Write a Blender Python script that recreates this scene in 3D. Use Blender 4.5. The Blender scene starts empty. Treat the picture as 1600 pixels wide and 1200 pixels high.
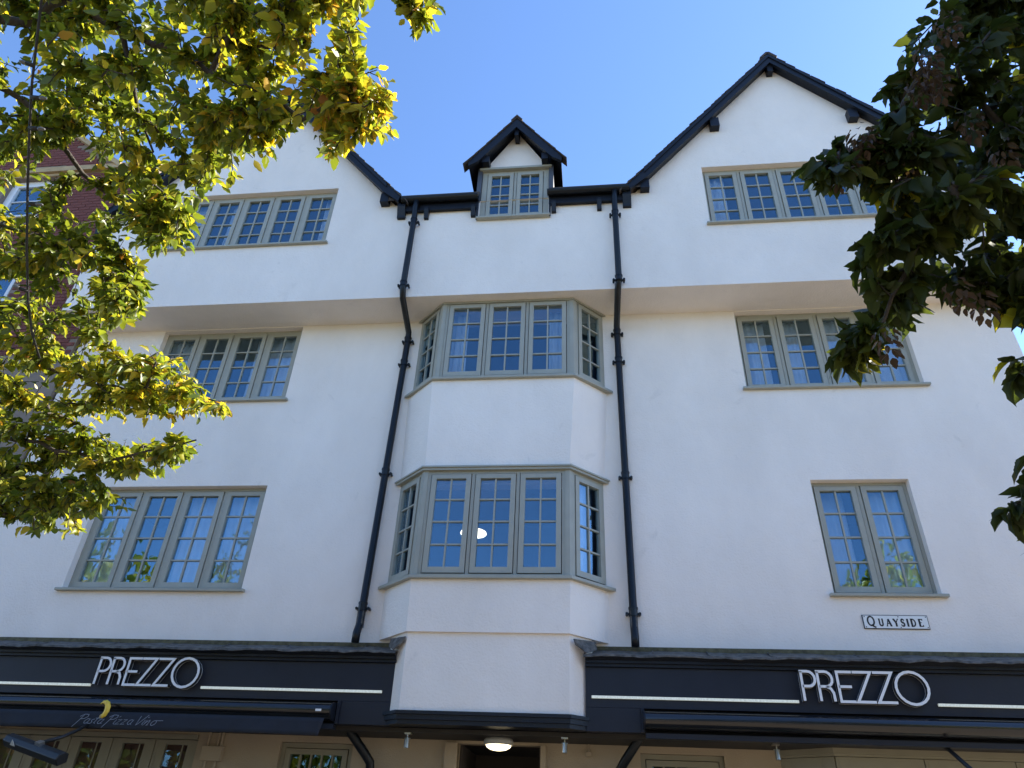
import bpy, math, random
import numpy as np
random.seed(7); RNG = np.random.default_rng(7)
S = bpy.context.scene
COL = S.collection
rad = math.radians

# ---------------------------------------------------------------- camera
F, D, EYE = 1105.45, 8.4, 1.6
def cam_matrix(p, y, r):
    cr, sr = math.cos(r), math.sin(r); cp, sp = math.cos(p), math.sin(p); cy, sy = math.cos(y), math.sin(y)
    Rr = np.array([[cr, -sr, 0], [sr, cr, 0], [0, 0, 1]])
    Rp = np.array([[1, 0, 0], [0, sp, cp], [0, -cp, sp]])
    Ry = np.array([[cy, -sy, 0], [sy, cy, 0], [0, 0, 1]])
    return Ry @ Rp @ Rr
M = cam_matrix(rad(33.412), rad(7.625), rad(-2.775))
CAM = np.array([0, -D, EYE])
from mathutils import Matrix, Vector
cd = bpy.data.cameras.new('camera'); cam = bpy.data.objects.new('camera', cd); COL.objects.link(cam)
cd.sensor_width = 36; cd.lens = F / 1600 * 36; cd.clip_end = 3000; cd.clip_start = 0.05
R3 = Matrix((M[:, 0], -M[:, 1], -M[:, 2])).transposed()
cam.matrix_world = Matrix.Translation(CAM.tolist()) @ R3.to_4x4()
S.camera = cam

# ---------------------------------------------------------------- sky, sun, exposure
SUN_EL, SUN_AZ = 39.0, 21.0          # azimuth: degrees behind the facade plane, seen from +X
W = bpy.data.worlds.new('World'); S.world = W; W.use_nodes = True
nt = W.node_tree; nt.nodes.clear()
sk = nt.nodes.new('ShaderNodeTexSky'); sk.sky_type = 'NISHITA'; sk.sun_disc = False
sk.sun_elevation = rad(SUN_EL); sk.sun_rotation = rad(90 - SUN_AZ)
sk.altitude = 50; sk.air_density = 0.8; sk.dust_density = 0.15; sk.ozone_density = 6.0
bg = nt.nodes.new('ShaderNodeBackground'); bg.inputs['Strength'].default_value = 0.12
ow = nt.nodes.new('ShaderNodeOutputWorld')
nt.links.new(sk.outputs[0], bg.inputs[0]); nt.links.new(bg.outputs[0], ow.inputs[0])
sl = bpy.data.lights.new('sun', 'SUN'); sl.energy = 5.0; sl.angle = rad(0.53); sl.color = (1, 0.93, 0.82)
so = bpy.data.objects.new('sun', sl); COL.objects.link(so); so.location = (30, 9, 30)
sdir = Vector((math.cos(rad(SUN_EL)) * math.cos(rad(SUN_AZ)), math.cos(rad(SUN_EL)) * math.sin(rad(SUN_AZ)), math.sin(rad(SUN_EL))))
so.rotation_euler = sdir.to_track_quat('Z', 'Y').to_euler()
S.view_settings.view_transform = 'Standard'; S.view_settings.look = 'None'
S.view_settings.exposure = 1.86; S.view_settings.gamma = 1.0; S.view_settings.use_curve_mapping = False

# ---------------------------------------------------------------- materials
def mat(name, col, rough=0.6, noise=0.0, nscale=6.0, bump=0.0, bscale=80.0, spec=0.5, metal=0.0, emit=None, estr=0.0, detail=6.0, bump2=None):
    m = bpy.data.materials.new(name); m.use_nodes = True
    n = m.node_tree.nodes; l = m.node_tree.links; b = n['Principled BSDF']
    b.inputs['Base Color'].default_value = (*col, 1); b.inputs['Roughness'].default_value = rough
    b.inputs['Specular IOR Level'].default_value = spec; b.inputs['Metallic'].default_value = metal
    tc = n.new('ShaderNodeTexCoord')
    if noise:
        t = n.new('ShaderNodeTexNoise'); t.inputs['Scale'].default_value = nscale; t.inputs['Detail'].default_value = detail
        l.new(tc.outputs['Object'], t.inputs['Vector'])
        mx = n.new('ShaderNodeMix'); mx.data_type = 'RGBA'; mx.blend_type = 'MULTIPLY'
        r = n.new('ShaderNodeValToRGB'); r.color_ramp.elements[0].position = 0.3; r.color_ramp.elements[1].position = 0.72
        lo = 1 - noise; r.color_ramp.elements[0].color = (lo, lo, lo, 1); r.color_ramp.elements[1].color = (1, 1, 1, 1)
        l.new(t.outputs[0], r.inputs[0]); mx.inputs['Factor'].default_value = 1
        mx.inputs['A'].default_value = (*col, 1); l.new(r.outputs[0], mx.inputs['B']); l.new(mx.outputs['Result'], b.inputs['Base Color'])
    if bump:
        t = n.new('ShaderNodeTexNoise'); t.inputs['Scale'].default_value = bscale; t.inputs['Detail'].default_value = 5
        l.new(tc.outputs['Object'], t.inputs['Vector'])
        bp = n.new('ShaderNodeBump'); bp.inputs['Strength'].default_value = bump; bp.inputs['Distance'].default_value = 0.02
        l.new(t.outputs[0], bp.inputs['Height'])
        if bump2:
            t2 = n.new('ShaderNodeTexNoise'); t2.inputs['Scale'].default_value = bump2[1]; t2.inputs['Detail'].default_value = 3
            l.new(tc.outputs['Object'], t2.inputs['Vector'])
            b2 = n.new('ShaderNodeBump'); b2.inputs['Strength'].default_value = bump2[0]; b2.inputs['Distance'].default_value = 0.05
            l.new(t2.outputs[0], b2.inputs['Height']); l.new(b2.outputs[0], bp.inputs['Normal'])
        l.new(bp.outputs[0], b.inputs['Normal'])
    if emit:
        b.inputs['Emission Color'].default_value = (*emit, 1); b.inputs['Emission Strength'].default_value = estr
    return m

MT = {}
def render_mat():
    # painted roughcast render: faint blotches, thin streaks of dirt, trowel relief
    m = mat('white_render', (0.81, 0.80, 0.785), 0.85, bump=0.32, bscale=42, spec=0.25, bump2=(0.3, 3.2))
    n = m.node_tree.nodes; l = m.node_tree.links; b = n['Principled BSDF']; tc = n['Texture Coordinate']
    t = n.new('ShaderNodeTexNoise'); t.inputs['Scale'].default_value = 0.9; t.inputs['Detail'].default_value = 8; t.inputs['Roughness'].default_value = 0.62
    mp = n.new('ShaderNodeMapping'); mp.inputs['Scale'].default_value = (1.0, 1.0, 0.55); l.new(tc.outputs['Object'], mp.inputs[0]); l.new(mp.outputs[0], t.inputs['Vector'])
    r = n.new('ShaderNodeValToRGB'); r.color_ramp.elements[0].position = 0.28; r.color_ramp.elements[0].color = (0.76, 0.695, 0.63, 1)
    r.color_ramp.elements[1].position = 0.66; r.color_ramp.elements[1].color = (0.865, 0.795, 0.725, 1)
    l.new(t.outputs[0], r.inputs[0])
    t3 = n.new('ShaderNodeTexNoise'); t3.inputs['Scale'].default_value = 2.6; t3.inputs['Detail'].default_value = 10; t3.inputs['Distortion'].default_value = 1.4
    l.new(tc.outputs['Object'], t3.inputs['Vector'])
    r3 = n.new('ShaderNodeValToRGB'); r3.color_ramp.elements[0].position = 0.66; r3.color_ramp.elements[0].color = (1, 1, 1, 1)
    r3.color_ramp.elements[1].position = 0.8; r3.color_ramp.elements[1].color = (0.88, 0.88, 0.88, 1); l.new(t3.outputs[0], r3.inputs[0])
    mx = n.new('ShaderNodeMix'); mx.data_type = 'RGBA'; mx.blend_type = 'MULTIPLY'; mx.inputs['Factor'].default_value = 1
    l.new(r.outputs[0], mx.inputs['A']); l.new(r3.outputs[0], mx.inputs['B']); l.new(mx.outputs['Result'], b.inputs['Base Color'])
    return m
MT['render'] = render_mat()
MT['sage'] = mat('sage_paint', (0.355, 0.35, 0.29), 0.42, 0.12, 5, 0.08, 60)
MT['black'] = mat('black_gloss_timber', (0.0085, 0.0105, 0.017), 0.45, 0.3, 7, 0.15, 30, spec=0.3)
MT['pipe'] = mat('black_cast_iron', (0.008, 0.0105, 0.014), 0.36, 0.3, 9, 0.1, 60, spec=0.3)
MT['navy'] = mat('dark_navy_fascia', (0.013, 0.016, 0.027), 0.5, 0.25, 3, 0.05, 40, spec=0.35)
MT['cassette'] = mat('glossy_black_cassette', (0.010, 0.010, 0.012), 0.22, 0.4, 4, 0.04, 8, spec=0.5)
MT['cassette'].node_tree.nodes['Principled BSDF'].inputs['Coat Weight'].default_value = 0.45
MT['cassette'].node_tree.nodes['Principled BSDF'].inputs['Coat Roughness'].default_value = 0.12
MT['cassette'].node_tree.nodes['Principled BSDF'].inputs['Coat IOR'].default_value = 1.45
MT['slot'] = mat('dark_slot', (0.006, 0.006, 0.007), 0.8)
MT['fabric'] = mat('navy_awning_cloth', (0.013, 0.015, 0.023), 0.85, 0.25, 10, 0.2, 200)
MT['lead'] = mat('weathered_lead', (0.16, 0.15, 0.135), 0.6, 0.8, 16, 0.5, 22, spec=0.35)
MT['moss'] = mat('mossy_mortar', (0.16, 0.14, 0.075), 0.9, 0.6, 14, 0.6, 60)  # patchy brown green for the strip under the wall
MT['tile'] = mat('old_roof_tile', (0.075, 0.058, 0.05), 0.85, 0.5, 8, 0.4, 40)
MT['slate'] = mat('slate_cheek', (0.07, 0.08, 0.1), 0.5, 0.3, 6, 0.2, 30)
MT['cream'] = mat('cream_render', (0.40, 0.32, 0.22), 0.8, 0.1, 2, 0.25, 70)
MT['olive'] = mat('olive_cream_joinery', (0.27, 0.245, 0.17), 0.5, 0.12, 4, 0.06, 50)
MT['soffitdk'] = mat('dark_boarded_soffit', (0.035, 0.03, 0.025), 0.7, 0.3, 5)
MT['inwall'] = mat('room_wall', (0.13, 0.12, 0.115), 0.9)
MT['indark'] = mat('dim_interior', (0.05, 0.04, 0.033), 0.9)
MT['chrome'] = mat('brushed_steel', (0.45, 0.43, 0.40), 0.3, metal=1.0)
MT['white'] = mat('white_enamel', (0.82, 0.82, 0.80), 0.35, 0.08, 20)
MT['ink'] = mat('black_ink', (0.012, 0.012, 0.013), 0.5)
MT['letter'] = mat('white_letter_face', (0.78, 0.79, 0.80), 0.35)
MT['letterside'] = mat('dark_letter_side', (0.02, 0.021, 0.024), 0.35)
MT['script'] = mat('grey_script_print', (0.20, 0.21, 0.24), 0.8)
MT['led'] = mat('lit_white_strip', (0.66, 0.70, 0.65), 0.4, 0.4, 45, emit=(0.92, 1.0, 0.90), estr=0.09)
MT['lampglow'] = mat('lit_lamp_glass', (0.9, 0.85, 0.7), 0.4, emit=(1.0, 0.83, 0.52), estr=1.5)
MT['pendant'] = mat('lit_ceiling_lamp', (0.9, 0.88, 0.8), 0.4, emit=(1.0, 0.93, 0.72), estr=0.9)
MT['lamprim'] = mat('lamp_rim', (0.42, 0.41, 0.37), 0.5)
MT['brick'] = mat('red_brick', (0.21, 0.062, 0.045), 0.85, 0.45, 7, 0.4, 60)
MT['mortar'] = mat('mortar', (0.25, 0.2, 0.16), 0.95, 0.2, 8)
MT['stone'] = mat('buff_sandstone', (0.50, 0.36, 0.19), 0.85, 0.3, 5, 0.3, 40)
MT['winwhite'] = mat('white_sash_paint', (0.72, 0.73, 0.74), 0.4)
MT['bark'] = mat('hornbeam_bark', (0.075, 0.062, 0.05), 0.9, 0.55, 14, 0.6, 40)
MT['heater'] = mat('black_heater_shell', (0.008, 0.008, 0.009), 0.5, 0.3, 10)
MT['heaterface'] = mat('heater_glass', (0.05, 0.045, 0.045), 0.2)
MT['cable'] = mat('black_rubber_cable', (0.012, 0.012, 0.011), 0.6)
MT['bulb'] = mat('unlit_bulb', (0.10, 0.10, 0.10), 0.2)
MT['brownblind'] = mat('brown_blind', (0.11, 0.048, 0.03), 0.7)  # brown ground reflected in the door panes, put into a backing sheet
MT['greenblind'] = mat('green_blind', (0.015, 0.07, 0.055), 0.8)  # backing that gives one pane its green colour

def curtain_mat():
    m = bpy.data.materials.new('sheer_curtain'); m.use_nodes = True
    n = m.node_tree.nodes; l = m.node_tree.links; n.remove(n['Principled BSDF'])
    d = n.new('ShaderNodeBsdfDiffuse'); d.inputs[0].default_value = (0.85, 0.86, 0.88, 1)
    t = n.new('ShaderNodeBsdfTranslucent'); t.inputs[0].default_value = (0.8, 0.82, 0.85, 1)
    x = n.new('ShaderNodeMixShader'); x.inputs[0].default_value = 0.3
    l.new(d.outputs[0], x.inputs[1]); l.new(t.outputs[0], x.inputs[2]); l.new(x.outputs[0], n['Material Output'].inputs[0]); return m
MT['curtain'] = curtain_mat()

def glass_mat(name, base=0.125, tint=(0.9, 0.93, 0.95), rough=0.0):
    m = bpy.data.materials.new(name); m.use_nodes = True
    n = m.node_tree.nodes; l = m.node_tree.links; n.remove(n['Principled BSDF'])
    g = n.new('ShaderNodeBsdfGlossy'); g.inputs['Roughness'].default_value = rough; g.inputs[0].default_value = (0.50, 0.80, 1, 1)
    t = n.new('ShaderNodeBsdfTransparent'); t.inputs[0].default_value = (*tint, 1)
    lw = n.new('ShaderNodeLayerWeight'); lw.inputs['Blend'].default_value = 0.5
    p = n.new('ShaderNodeMath'); p.operation = 'POWER'; p.inputs[1].default_value = 4.0; l.new(lw.outputs['Facing'], p.inputs[0])
    a = n.new('ShaderNodeMath'); a.operation = 'MULTIPLY_ADD'; a.inputs[1].default_value = 1 - base; a.inputs[2].default_value = base; l.new(p.outputs[0], a.inputs[0])
    nz = n.new('ShaderNodeTexNoise'); nz.inputs['Scale'].default_value = 2.2; tc = n.new('ShaderNodeTexCoord'); l.new(tc.outputs['Object'], nz.inputs['Vector'])
    bp = n.new('ShaderNodeBump'); bp.inputs['Strength'].default_value = 0.03; bp.inputs['Distance'].default_value = 0.05; l.new(nz.outputs[0], bp.inputs['Height']); l.new(bp.outputs[0], g.inputs['Normal'])
    x = n.new('ShaderNodeMixShader'); l.new(a.outputs[0], x.inputs[0]); l.new(t.outputs[0], x.inputs[1]); l.new(g.outputs[0], x.inputs[2])
    l.new(x.outputs[0], n['Material Output'].inputs[0]); return m
MT['glass'] = glass_mat('window_glass')
MT['glassdim'] = glass_mat('shop_glass', 0.035)

def leaf_mat(name, stops, trans=0.5, tgain=1.6, gloss=0.35):
    m = bpy.data.materials.new(name); m.use_nodes = True
    n = m.node_tree.nodes; l = m.node_tree.links; n.remove(n['Principled BSDF'])
    at = n.new('ShaderNodeAttribute'); at.attribute_name = 'tone'
    r = n.new('ShaderNodeValToRGB'); cr = r.color_ramp
    while len(cr.elements) < len(stops): cr.elements.new(0.5)
    for e, (p, c) in zip(cr.elements, stops): e.position = p; e.color = (*c, 1)
    l.new(at.outputs['Fac'], r.inputs[0])
    g2 = n.new('ShaderNodeMix'); g2.data_type = 'RGBA'; g2.blend_type = 'MULTIPLY'; g2.inputs['Factor'].default_value = 1
    l.new(r.outputs[0], g2.inputs['A']); g2.inputs['B'].default_value = (tgain, tgain * 0.97, tgain * 0.5, 1)
    b = n.new('ShaderNodeBsdfPrincipled'); l.new(r.outputs[0], b.inputs['Base Color']); b.inputs['Roughness'].default_value = 0.42; b.inputs['Specular IOR Level'].default_value = gloss
    t = n.new('ShaderNodeBsdfTranslucent'); l.new(g2.outputs['Result'], t.inputs[0])
    x = n.new('ShaderNodeMixShader'); x.inputs[0].default_value = trans
    l.new(b.outputs[0], x.inputs[1]); l.new(t.outputs[0], x.inputs[2]); l.new(x.outputs[0], n['Material Output'].inputs[0]); return m
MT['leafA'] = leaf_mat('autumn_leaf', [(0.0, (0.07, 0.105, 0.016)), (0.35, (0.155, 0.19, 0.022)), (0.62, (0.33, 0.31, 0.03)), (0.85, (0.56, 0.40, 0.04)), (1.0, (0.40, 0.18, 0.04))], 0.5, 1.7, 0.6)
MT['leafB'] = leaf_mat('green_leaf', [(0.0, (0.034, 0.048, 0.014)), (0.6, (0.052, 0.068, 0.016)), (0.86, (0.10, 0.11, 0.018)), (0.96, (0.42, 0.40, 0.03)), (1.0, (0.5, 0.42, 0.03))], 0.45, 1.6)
MT['fruit'] = leaf_mat('dry_fruit_bract', [(0.0, (0.075, 0.048, 0.032)), (1.0, (0.13, 0.085, 0.055))], 0.3, 1.0, 0.2)
MT['yleaf'] = mat('yellow_leaf', (0.92, 0.62, 0.07), 0.5, 0.2, 30)

def paving_mat():
    m = mat('grey_paving', (0.175, 0.145, 0.11), 0.85, 0.25, 1.5)
    n = m.node_tree.nodes; l = m.node_tree.links
    return m
MT['paving'] = paving_mat()

# ---------------------------------------------------------------- mesh helpers
class MB:
    def __init__(s): s.v = []; s.f = []; s.m = []
    def add(s, vs, fs, mi=0):
        o = len(s.v); s.v += [tuple(map(float, p)) for p in vs]; s.f += [tuple(i + o for i in f) for f in fs]; s.m += [mi] * len(fs); return s
    def box(s, x0, x1, y0, y1, z0, z1, mi=0):
        return s.add([(x0, y0, z0), (x1, y0, z0), (x1, y1, z0), (x0, y1, z0), (x0, y0, z1), (x1, y0, z1), (x1, y1, z1), (x0, y1, z1)],
                     [(0, 3, 2, 1), (4, 5, 6, 7), (0, 1, 5, 4), (1, 2, 6, 5), (2, 3, 7, 6), (3, 0, 4, 7)], mi)
    def prism_z(s, poly, z0, z1, mi=0):          # poly counter-clockwise seen from above
        n = len(poly)
        return s.add([(x, y, z0) for x, y in poly] + [(x, y, z1) for x, y in poly],
                     [tuple(range(n - 1, -1, -1)), tuple(range(n, 2 * n))] + [(i, (i + 1) % n, n + (i + 1) % n, n + i) for i in range(n)], mi)
    def prism_y(s, poly, y0, y1, mi=0):          # poly in (x,z), counter-clockwise seen from -y
        n = len(poly)
        return s.add([(x, y0, z) for x, z in poly] + [(x, y1, z) for x, z in poly],
                     [tuple(range(n)), tuple(range(2 * n - 1, n - 1, -1))] + [((i + 1) % n, i, n + i, n + (i + 1) % n) for i in range(n)], mi)
    def prism_x(s, poly, x0, x1, mi=0):          # poly in (y,z)
        n = len(poly)
        return s.add([(x0, y, z) for y, z in poly] + [(x1, y, z) for y, z in poly],
                     [tuple(range(n - 1, -1, -1)), tuple(range(n, 2 * n))] + [(i, (i + 1) % n, n + (i + 1) % n, n + i) for i in range(n)], mi)
    def tube(s, pts, r, n=8, mi=0, cap=True):
        pts = [Vector(p) for p in pts]; rs = r if isinstance(r, (list, tuple)) else [r] * len(pts)
        o = len(s.v); a0 = None
        for i, p in enumerate(pts):
            t = (pts[min(i + 1, len(pts) - 1)] - pts[max(i - 1, 0)]).normalized()
            if a0 is None: a = t.orthogonal().normalized()
            else: a = (a0 - t * a0.dot(t)).normalized()
            a0 = a; b = t.cross(a)
            s.v += [tuple(p + (a * math.cos(2 * math.pi * k / n) + b * math.sin(2 * math.pi * k / n)) * rs[i]) for k in range(n)]
        for i in range(len(pts) - 1):
            for k in range(n):
                s.f.append((o + i * n + k, o + i * n + (k + 1) % n, o + (i + 1) * n + (k + 1) % n, o + (i + 1) * n + k)); s.m.append(mi)
        if cap:
            s.f.append(tuple(o + k for k in range(n - 1, -1, -1))); s.m.append(mi)
            e = o + (len(pts) - 1) * n; s.f.append(tuple(e + k for k in range(n))); s.m.append(mi)
        return s
    def lathe(s, prof, c, n=20, mi=0):           # prof: (r, z) list, around vertical axis at c
        o = len(s.v)
        for r, z in prof: s.v += [(c[0] + r * math.cos(2 * math.pi * k / n), c[1] + r * math.sin(2 * math.pi * k / n), c[2] + z) for k in range(n)]
        for i in range(len(prof) - 1):
            for k in range(n): s.f.append((o + i * n + k, o + i * n + (k + 1) % n, o + (i + 1) * n + (k + 1) % n, o + (i + 1) * n + k)); s.m.append(mi)
        return s
    def mesh(s, name, mats, smooth=False):
        me = bpy.data.meshes.new(name); me.from_pydata(s.v, [], s.f); me.update()
        for m in (mats if isinstance(mats, (list, tuple)) else [mats]): me.materials.append(MT[m])
        if len(me.materials) > 1: me.polygons.foreach_set('material_index', s.m)
        if smooth: me.polygons.foreach_set('use_smooth', [True] * len(me.polygons))
        return me
    def obj(s, name, mats, parent=None, smooth=False, bevel=0.0):
        o = bpy.data.objects.new(name, s.mesh(name, mats, smooth)); COL.objects.link(o); o.parent = parent
        if bevel:
            b = o.modifiers.new('bevel', 'BEVEL'); b.width = bevel; b.segments = 2; b.limit_method = 'ANGLE'
        return o
def inst(name, me, parent, loc=(0, 0, 0), rot=(0, 0, 0)):
    o = bpy.data.objects.new(name, me); COL.objects.link(o); o.parent = parent; o.location = loc; o.rotation_euler = rot; return o
def empty(name, loc=(0, 0, 0), rz=0, parent=None):
    o = bpy.data.objects.new(name, None); COL.objects.link(o); o.location = loc; o.rotation_euler = (0, 0, rz); o.parent = parent; o.empty_display_size = 0.2; return o
def tag(o, label, cat, group=None):
    o['label'] = label; o['category'] = cat
    if group: o['group'] = group
    return o
def px(x, y, depth):
    return CAM + M @ np.array([(x - 800) / F, (y - 600) / F, 1.0]) * depth

def strokes(lines, w, y0, y1, ox=0, oz=0, mb=None, mf=0, ms=0):
    """ribbon strokes in the xz plane, extruded y0 (front) .. y1; a line is ([(x,z)..], closed, width factor)"""
    mb = mb or MB()
    for ln in lines:
        pts, closed = ln[0], ln[1]; ww = w * (ln[2] if len(ln) > 2 else 1) / 2
        P = [np.array(p, float) for p in pts]; n = len(P); L = []; Rr = []
        for i in range(n):
            a = P[i - 1] if (i > 0 or closed) else None; b = P[(i + 1) % n] if (i < n - 1 or closed) else None
            def nrm(u): u = u / (np.linalg.norm(u) + 1e-9); return np.array([-u[1], u[0]])
            if a is None: nn = nrm(b - P[i]); k = 1
            elif b is None: nn = nrm(P[i] - a); k = 1
            else:
                n1 = nrm(P[i] - a); n2 = nrm(b - P[i]); nn = n1 + n2; nn /= (np.linalg.norm(nn) + 1e-9); k = 1 / max(0.45, nn.dot(n1))
            L.append(P[i] + nn * ww * k); Rr.append(P[i] - nn * ww * k)
        vs = []
        for y in (y0, y1):
            vs += [(ox + q[0], y, oz + q[1]) for q in L] + [(ox + q[0], y, oz + q[1]) for q in Rr]
        m = n if closed else n - 1
        for i in range(m):
            j = (i + 1) % n
            mb_f = [(i, n + i, n + j, j)]
            o = len(mb.v)
            if i == 0: base = o; mb.v += [tuple(map(float, v)) for v in vs]
            mb.f.append(tuple(base + t for t in (i, n + i, n + j, j))); mb.m.append(mf)
            for q in ((2 * n + j, 3 * n + j, 3 * n + i, 2 * n + i), (i, j, 2 * n + j, 2 * n + i), (n + j, n + i, 3 * n + i, 3 * n + j)):
                mb.f.append(tuple(base + t for t in q)); mb.m.append(ms)
        if not closed:
            for i in (0, n - 1):
                mb.f.append(tuple(base + t for t in (i, 2 * n + i, 3 * n + i, n + i))); mb.m.append(ms)
    return mb
def arc(cx, cz, rx, rz, a0, a1, n=10):
    return [(cx + rx * math.cos(rad(a0 + (a1 - a0) * i / n)), cz + rz * math.sin(rad(a0 + (a1 - a0) * i / n))) for i in range(n + 1)]

def wall_faces(mb, x0, x1, zb, top, holes, Y, reveal, brk=()):
    """front faces of a wall at y=Y from z=zb to top(x); holes (x0,x1,z0,z1) get reveals of given depth"""
    xs = sorted(set([x0, x1] + list(brk) + [h[0] for h in holes] + [h[1] for h in holes])); xs = [x for x in xs if x0 <= x <= x1]
    for a, b in zip(xs[:-1], xs[1:]):
        mid = (a + b) / 2; iv = sorted([(h[2], h[3]) for h in holes if h[0] < mid < h[1]]); z = zb
        for h0, h1 in iv:
            if h0 > z: mb.add([(a, Y, z), (b, Y, z), (b, Y, h0), (a, Y, h0)], [(0, 1, 2, 3)])
            z = h1
        ta, tb = top(a + 1e-6), top(b - 1e-6)
        if ta > z + 1e-4 or tb > z + 1e-4: mb.add([(a, Y, z), (b, Y, z), (b, Y, max(tb, z)), (a, Y, max(ta, z))], [(0, 1, 2, 3)])
    for (a, b, c, d) in holes:
        y2 = Y + reveal
        mb.add([(a, Y, c), (a, y2, c), (a, y2, d), (a, Y, d)], [(0, 1, 2, 3)]); mb.add([(b, Y, c), (b, Y, d), (b, y2, d), (b, y2, c)], [(0, 1, 2, 3)])
        mb.add([(a, Y, d), (a, y2, d), (b, y2, d), (b, Y, d)], [(0, 1, 2, 3)]); mb.add([(a, Y, c), (b, Y, c), (b, y2, c), (a, y2, c)], [(0, 1, 2, 3)])

# ---------------------------------------------------------------- ground
gr = MB(); gr.add([(-400, -400, 0), (400, -400, 0), (400, 400, 0), (-400, 400, 0)], [(0, 1, 2, 3)])
g = gr.obj('ground', 'paving'); g['kind'] = 'structure'

# ================================================================= WHITE BUILDING
B = empty('white_building'); tag(B, 'white rendered three storey building with two black trimmed gables and sage windows', 'building')
XL, XR = -8.22, 5.80           # ends
ZS = 8.385                     # jetty soffit
YJ = -0.605                    # jettied upper wall plane
ZF = 3.6                       # top of shop fascia roof
CX = -1.17
AP = (-5.59, 3.25); AZ = 13.375; SL = 1.215

W1L = (-6.86, -4.42, 4.205, 5.63); W1R = (2.70, 3.865, 4.205, 5.635)
W2L = (-6.80, -4.49, 7.03, ZS - 0.012); W2R = (2.12, 4.43, 7.03, ZS - 0.012)
W3L = (-6.98, -4.17, 9.605, 10.87); W3R = (1.845, 4.655, 9.605, 10.87)
DORM = (-1.705, -0.60, 9.945, 11.06)
BW2 = (-2.53, 0.16, 7.03, ZS - 0.01); BW1 = (-2.50, 0.08, 4.25, 5.61)

mb = MB(); wall_faces(mb, XL, XR, ZF - 0.02, lambda x: ZS, [W1L, W1R, W2L, W2R], 0.0, 0.16)
# the strip behind the bay is open to the room: cut by leaving it out
mb2 = MB(); wall_faces(mb2, XL, XR, ZF - 0.02, lambda x: ZS, [W1L, W1R, W2L, W2R, BW2, BW1], 0.0, 0.16)
mb2.add([(XR, 0, ZF - .02), (XR, 5, ZF - .02), (XR, 5, ZS), (XR, 0, ZS)], [(0, 1, 2, 3)])
mb2.add([(XL, 0, ZF - .02), (XL, 5, ZF - .02), (XL, 5, ZS), (XL, 0, ZS)], [(0, 3, 2, 1)])
mb2.box(XL, XR, 0.0, 0.3, ZF - 0.06, ZF - 0.021)
mb2.obj('wall', 'render', B)
def top3(x):
    z = 10.36
    for a in AP: z = max(z, AZ - abs(x - a) * SL)
    return z
mb = MB(); foot = [a + s * (AZ - 10.36) / SL for a in AP for s in (-1, 1)]
wall_faces(mb, XL, XR - .02, ZS, top3, [W3L, W3R, (DORM[0], DORM[1], DORM[2], 10.36)], YJ, 0.16, brk=list(AP) + foot)
for X, s in ((XR - .02, 0), (XL, 1)):
    q = [(X, YJ, ZS), (X, 5, ZS), (X, 5, 10.3), (X, YJ, 10.3)]; mb.add(q, [(0, 1, 2, 3) if s == 0 else (3, 2, 1, 0)])
mb.obj('upper_wall', 'render', B)
mb = MB(); mb.add([(XL, YJ, ZS), (XL, 0.001, ZS), (XR - .02, 0.001, ZS), (XR - .02, YJ, ZS)], [(0, 1, 2, 3)]); mb.obj('jetty_soffit', 'render', B)

# bay body: rings with a slight taper
def bay_ring(fx0, fx1, yf, e): return [(fx0 - e, 0.02), (fx0, yf), (fx1, yf), (fx1 + e, 0.02)]
R_ = {3.61: bay_ring(-2.13, -0.297, -0.435, 0.45), 4.24: bay_ring(-2.14, -0.285, -0.435, 0.45), 5.63: bay_ring(-2.135, -0.29, -0.435, 0.45), 7.02: bay_ring(-2.18, -0.222, -0.435, 0.46), ZS: bay_ring(-2.15, -0.225, -0.435, 0.455)}
def ring_band(mb, za, zb, mi=0):
    a, b = R_[za], R_[zb]
    for i in range(3): mb.add([(*a[i], za), (*a[i + 1], za), (*b[i + 1], zb), (*b[i], zb)], [(0, 1, 2, 3)], mi)
for za, zb in ((3.61, 4.24), (5.63, 7.02)):
    mb = MB(); ring_band(mb, za, zb)
    mb.add([(*p, za) for p in R_[za]], [(3, 2, 1, 0)]); mb.add([(*p, zb) for p in R_[zb]], [(0, 1, 2, 3)])
    mb.obj('bay_wall', 'render', B)

# ----------------------------------------------------------------- windows
_cache = {}
def casement_mesh(w, h, cols=2, rows=4, mt='sage', st=0.062, tr=0.058, br=0.07, bar=0.02):
    k = ('c', round(w, 4), round(h, 4), cols, rows, mt)
    if k in _cache: return _cache[k]
    mb = MB(); y0, y1 = -0.012, 0.05
    mb.box(0, st, y0, y1, 0, h); mb.box(w - st, w, y0, y1, 0, h); mb.box(st, w - st, y0, y1, 0, br); mb.box(st, w - st, y0, y1, h - tr, h)
    gx0, gx1, gz0, gz1 = st, w - st, br, h - tr; pw = (gx1 - gx0 - bar * (cols - 1)) / cols; ph = (gz1 - gz0 - bar * (rows - 1)) / rows
    # chamfered inner lip
    for i in range(1, cols):
        x = gx0 + i * pw + (i - 1) * bar; mb.box(x, x + bar, 0.004, 0.042, gz0, gz1)
    for j in range(1, rows):
        z = gz0 + j * ph + (j - 1) * bar
        for i in range(cols):
            x = gx0 + i * (pw + bar); mb.box(x, x + pw, 0.006, 0.040, z, z + bar)
    me = mb.mesh('casement', mt); e = 0.004
    pm = MB().box(-pw / 2 - e, pw / 2 + e, -0.003, 0.003, -ph / 2 - e, ph / 2 + e).mesh('pane', 'glass' if mt in ('sage', 'winwhite') else 'glassdim')
    cs = [(gx0 + pw / 2 + i * (pw + bar), gz0 + ph / 2 + j * (ph + bar)) for i in range(cols) for j in range(rows)]
    _cache[k] = (me, pm, cs); return _cache[k]
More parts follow.
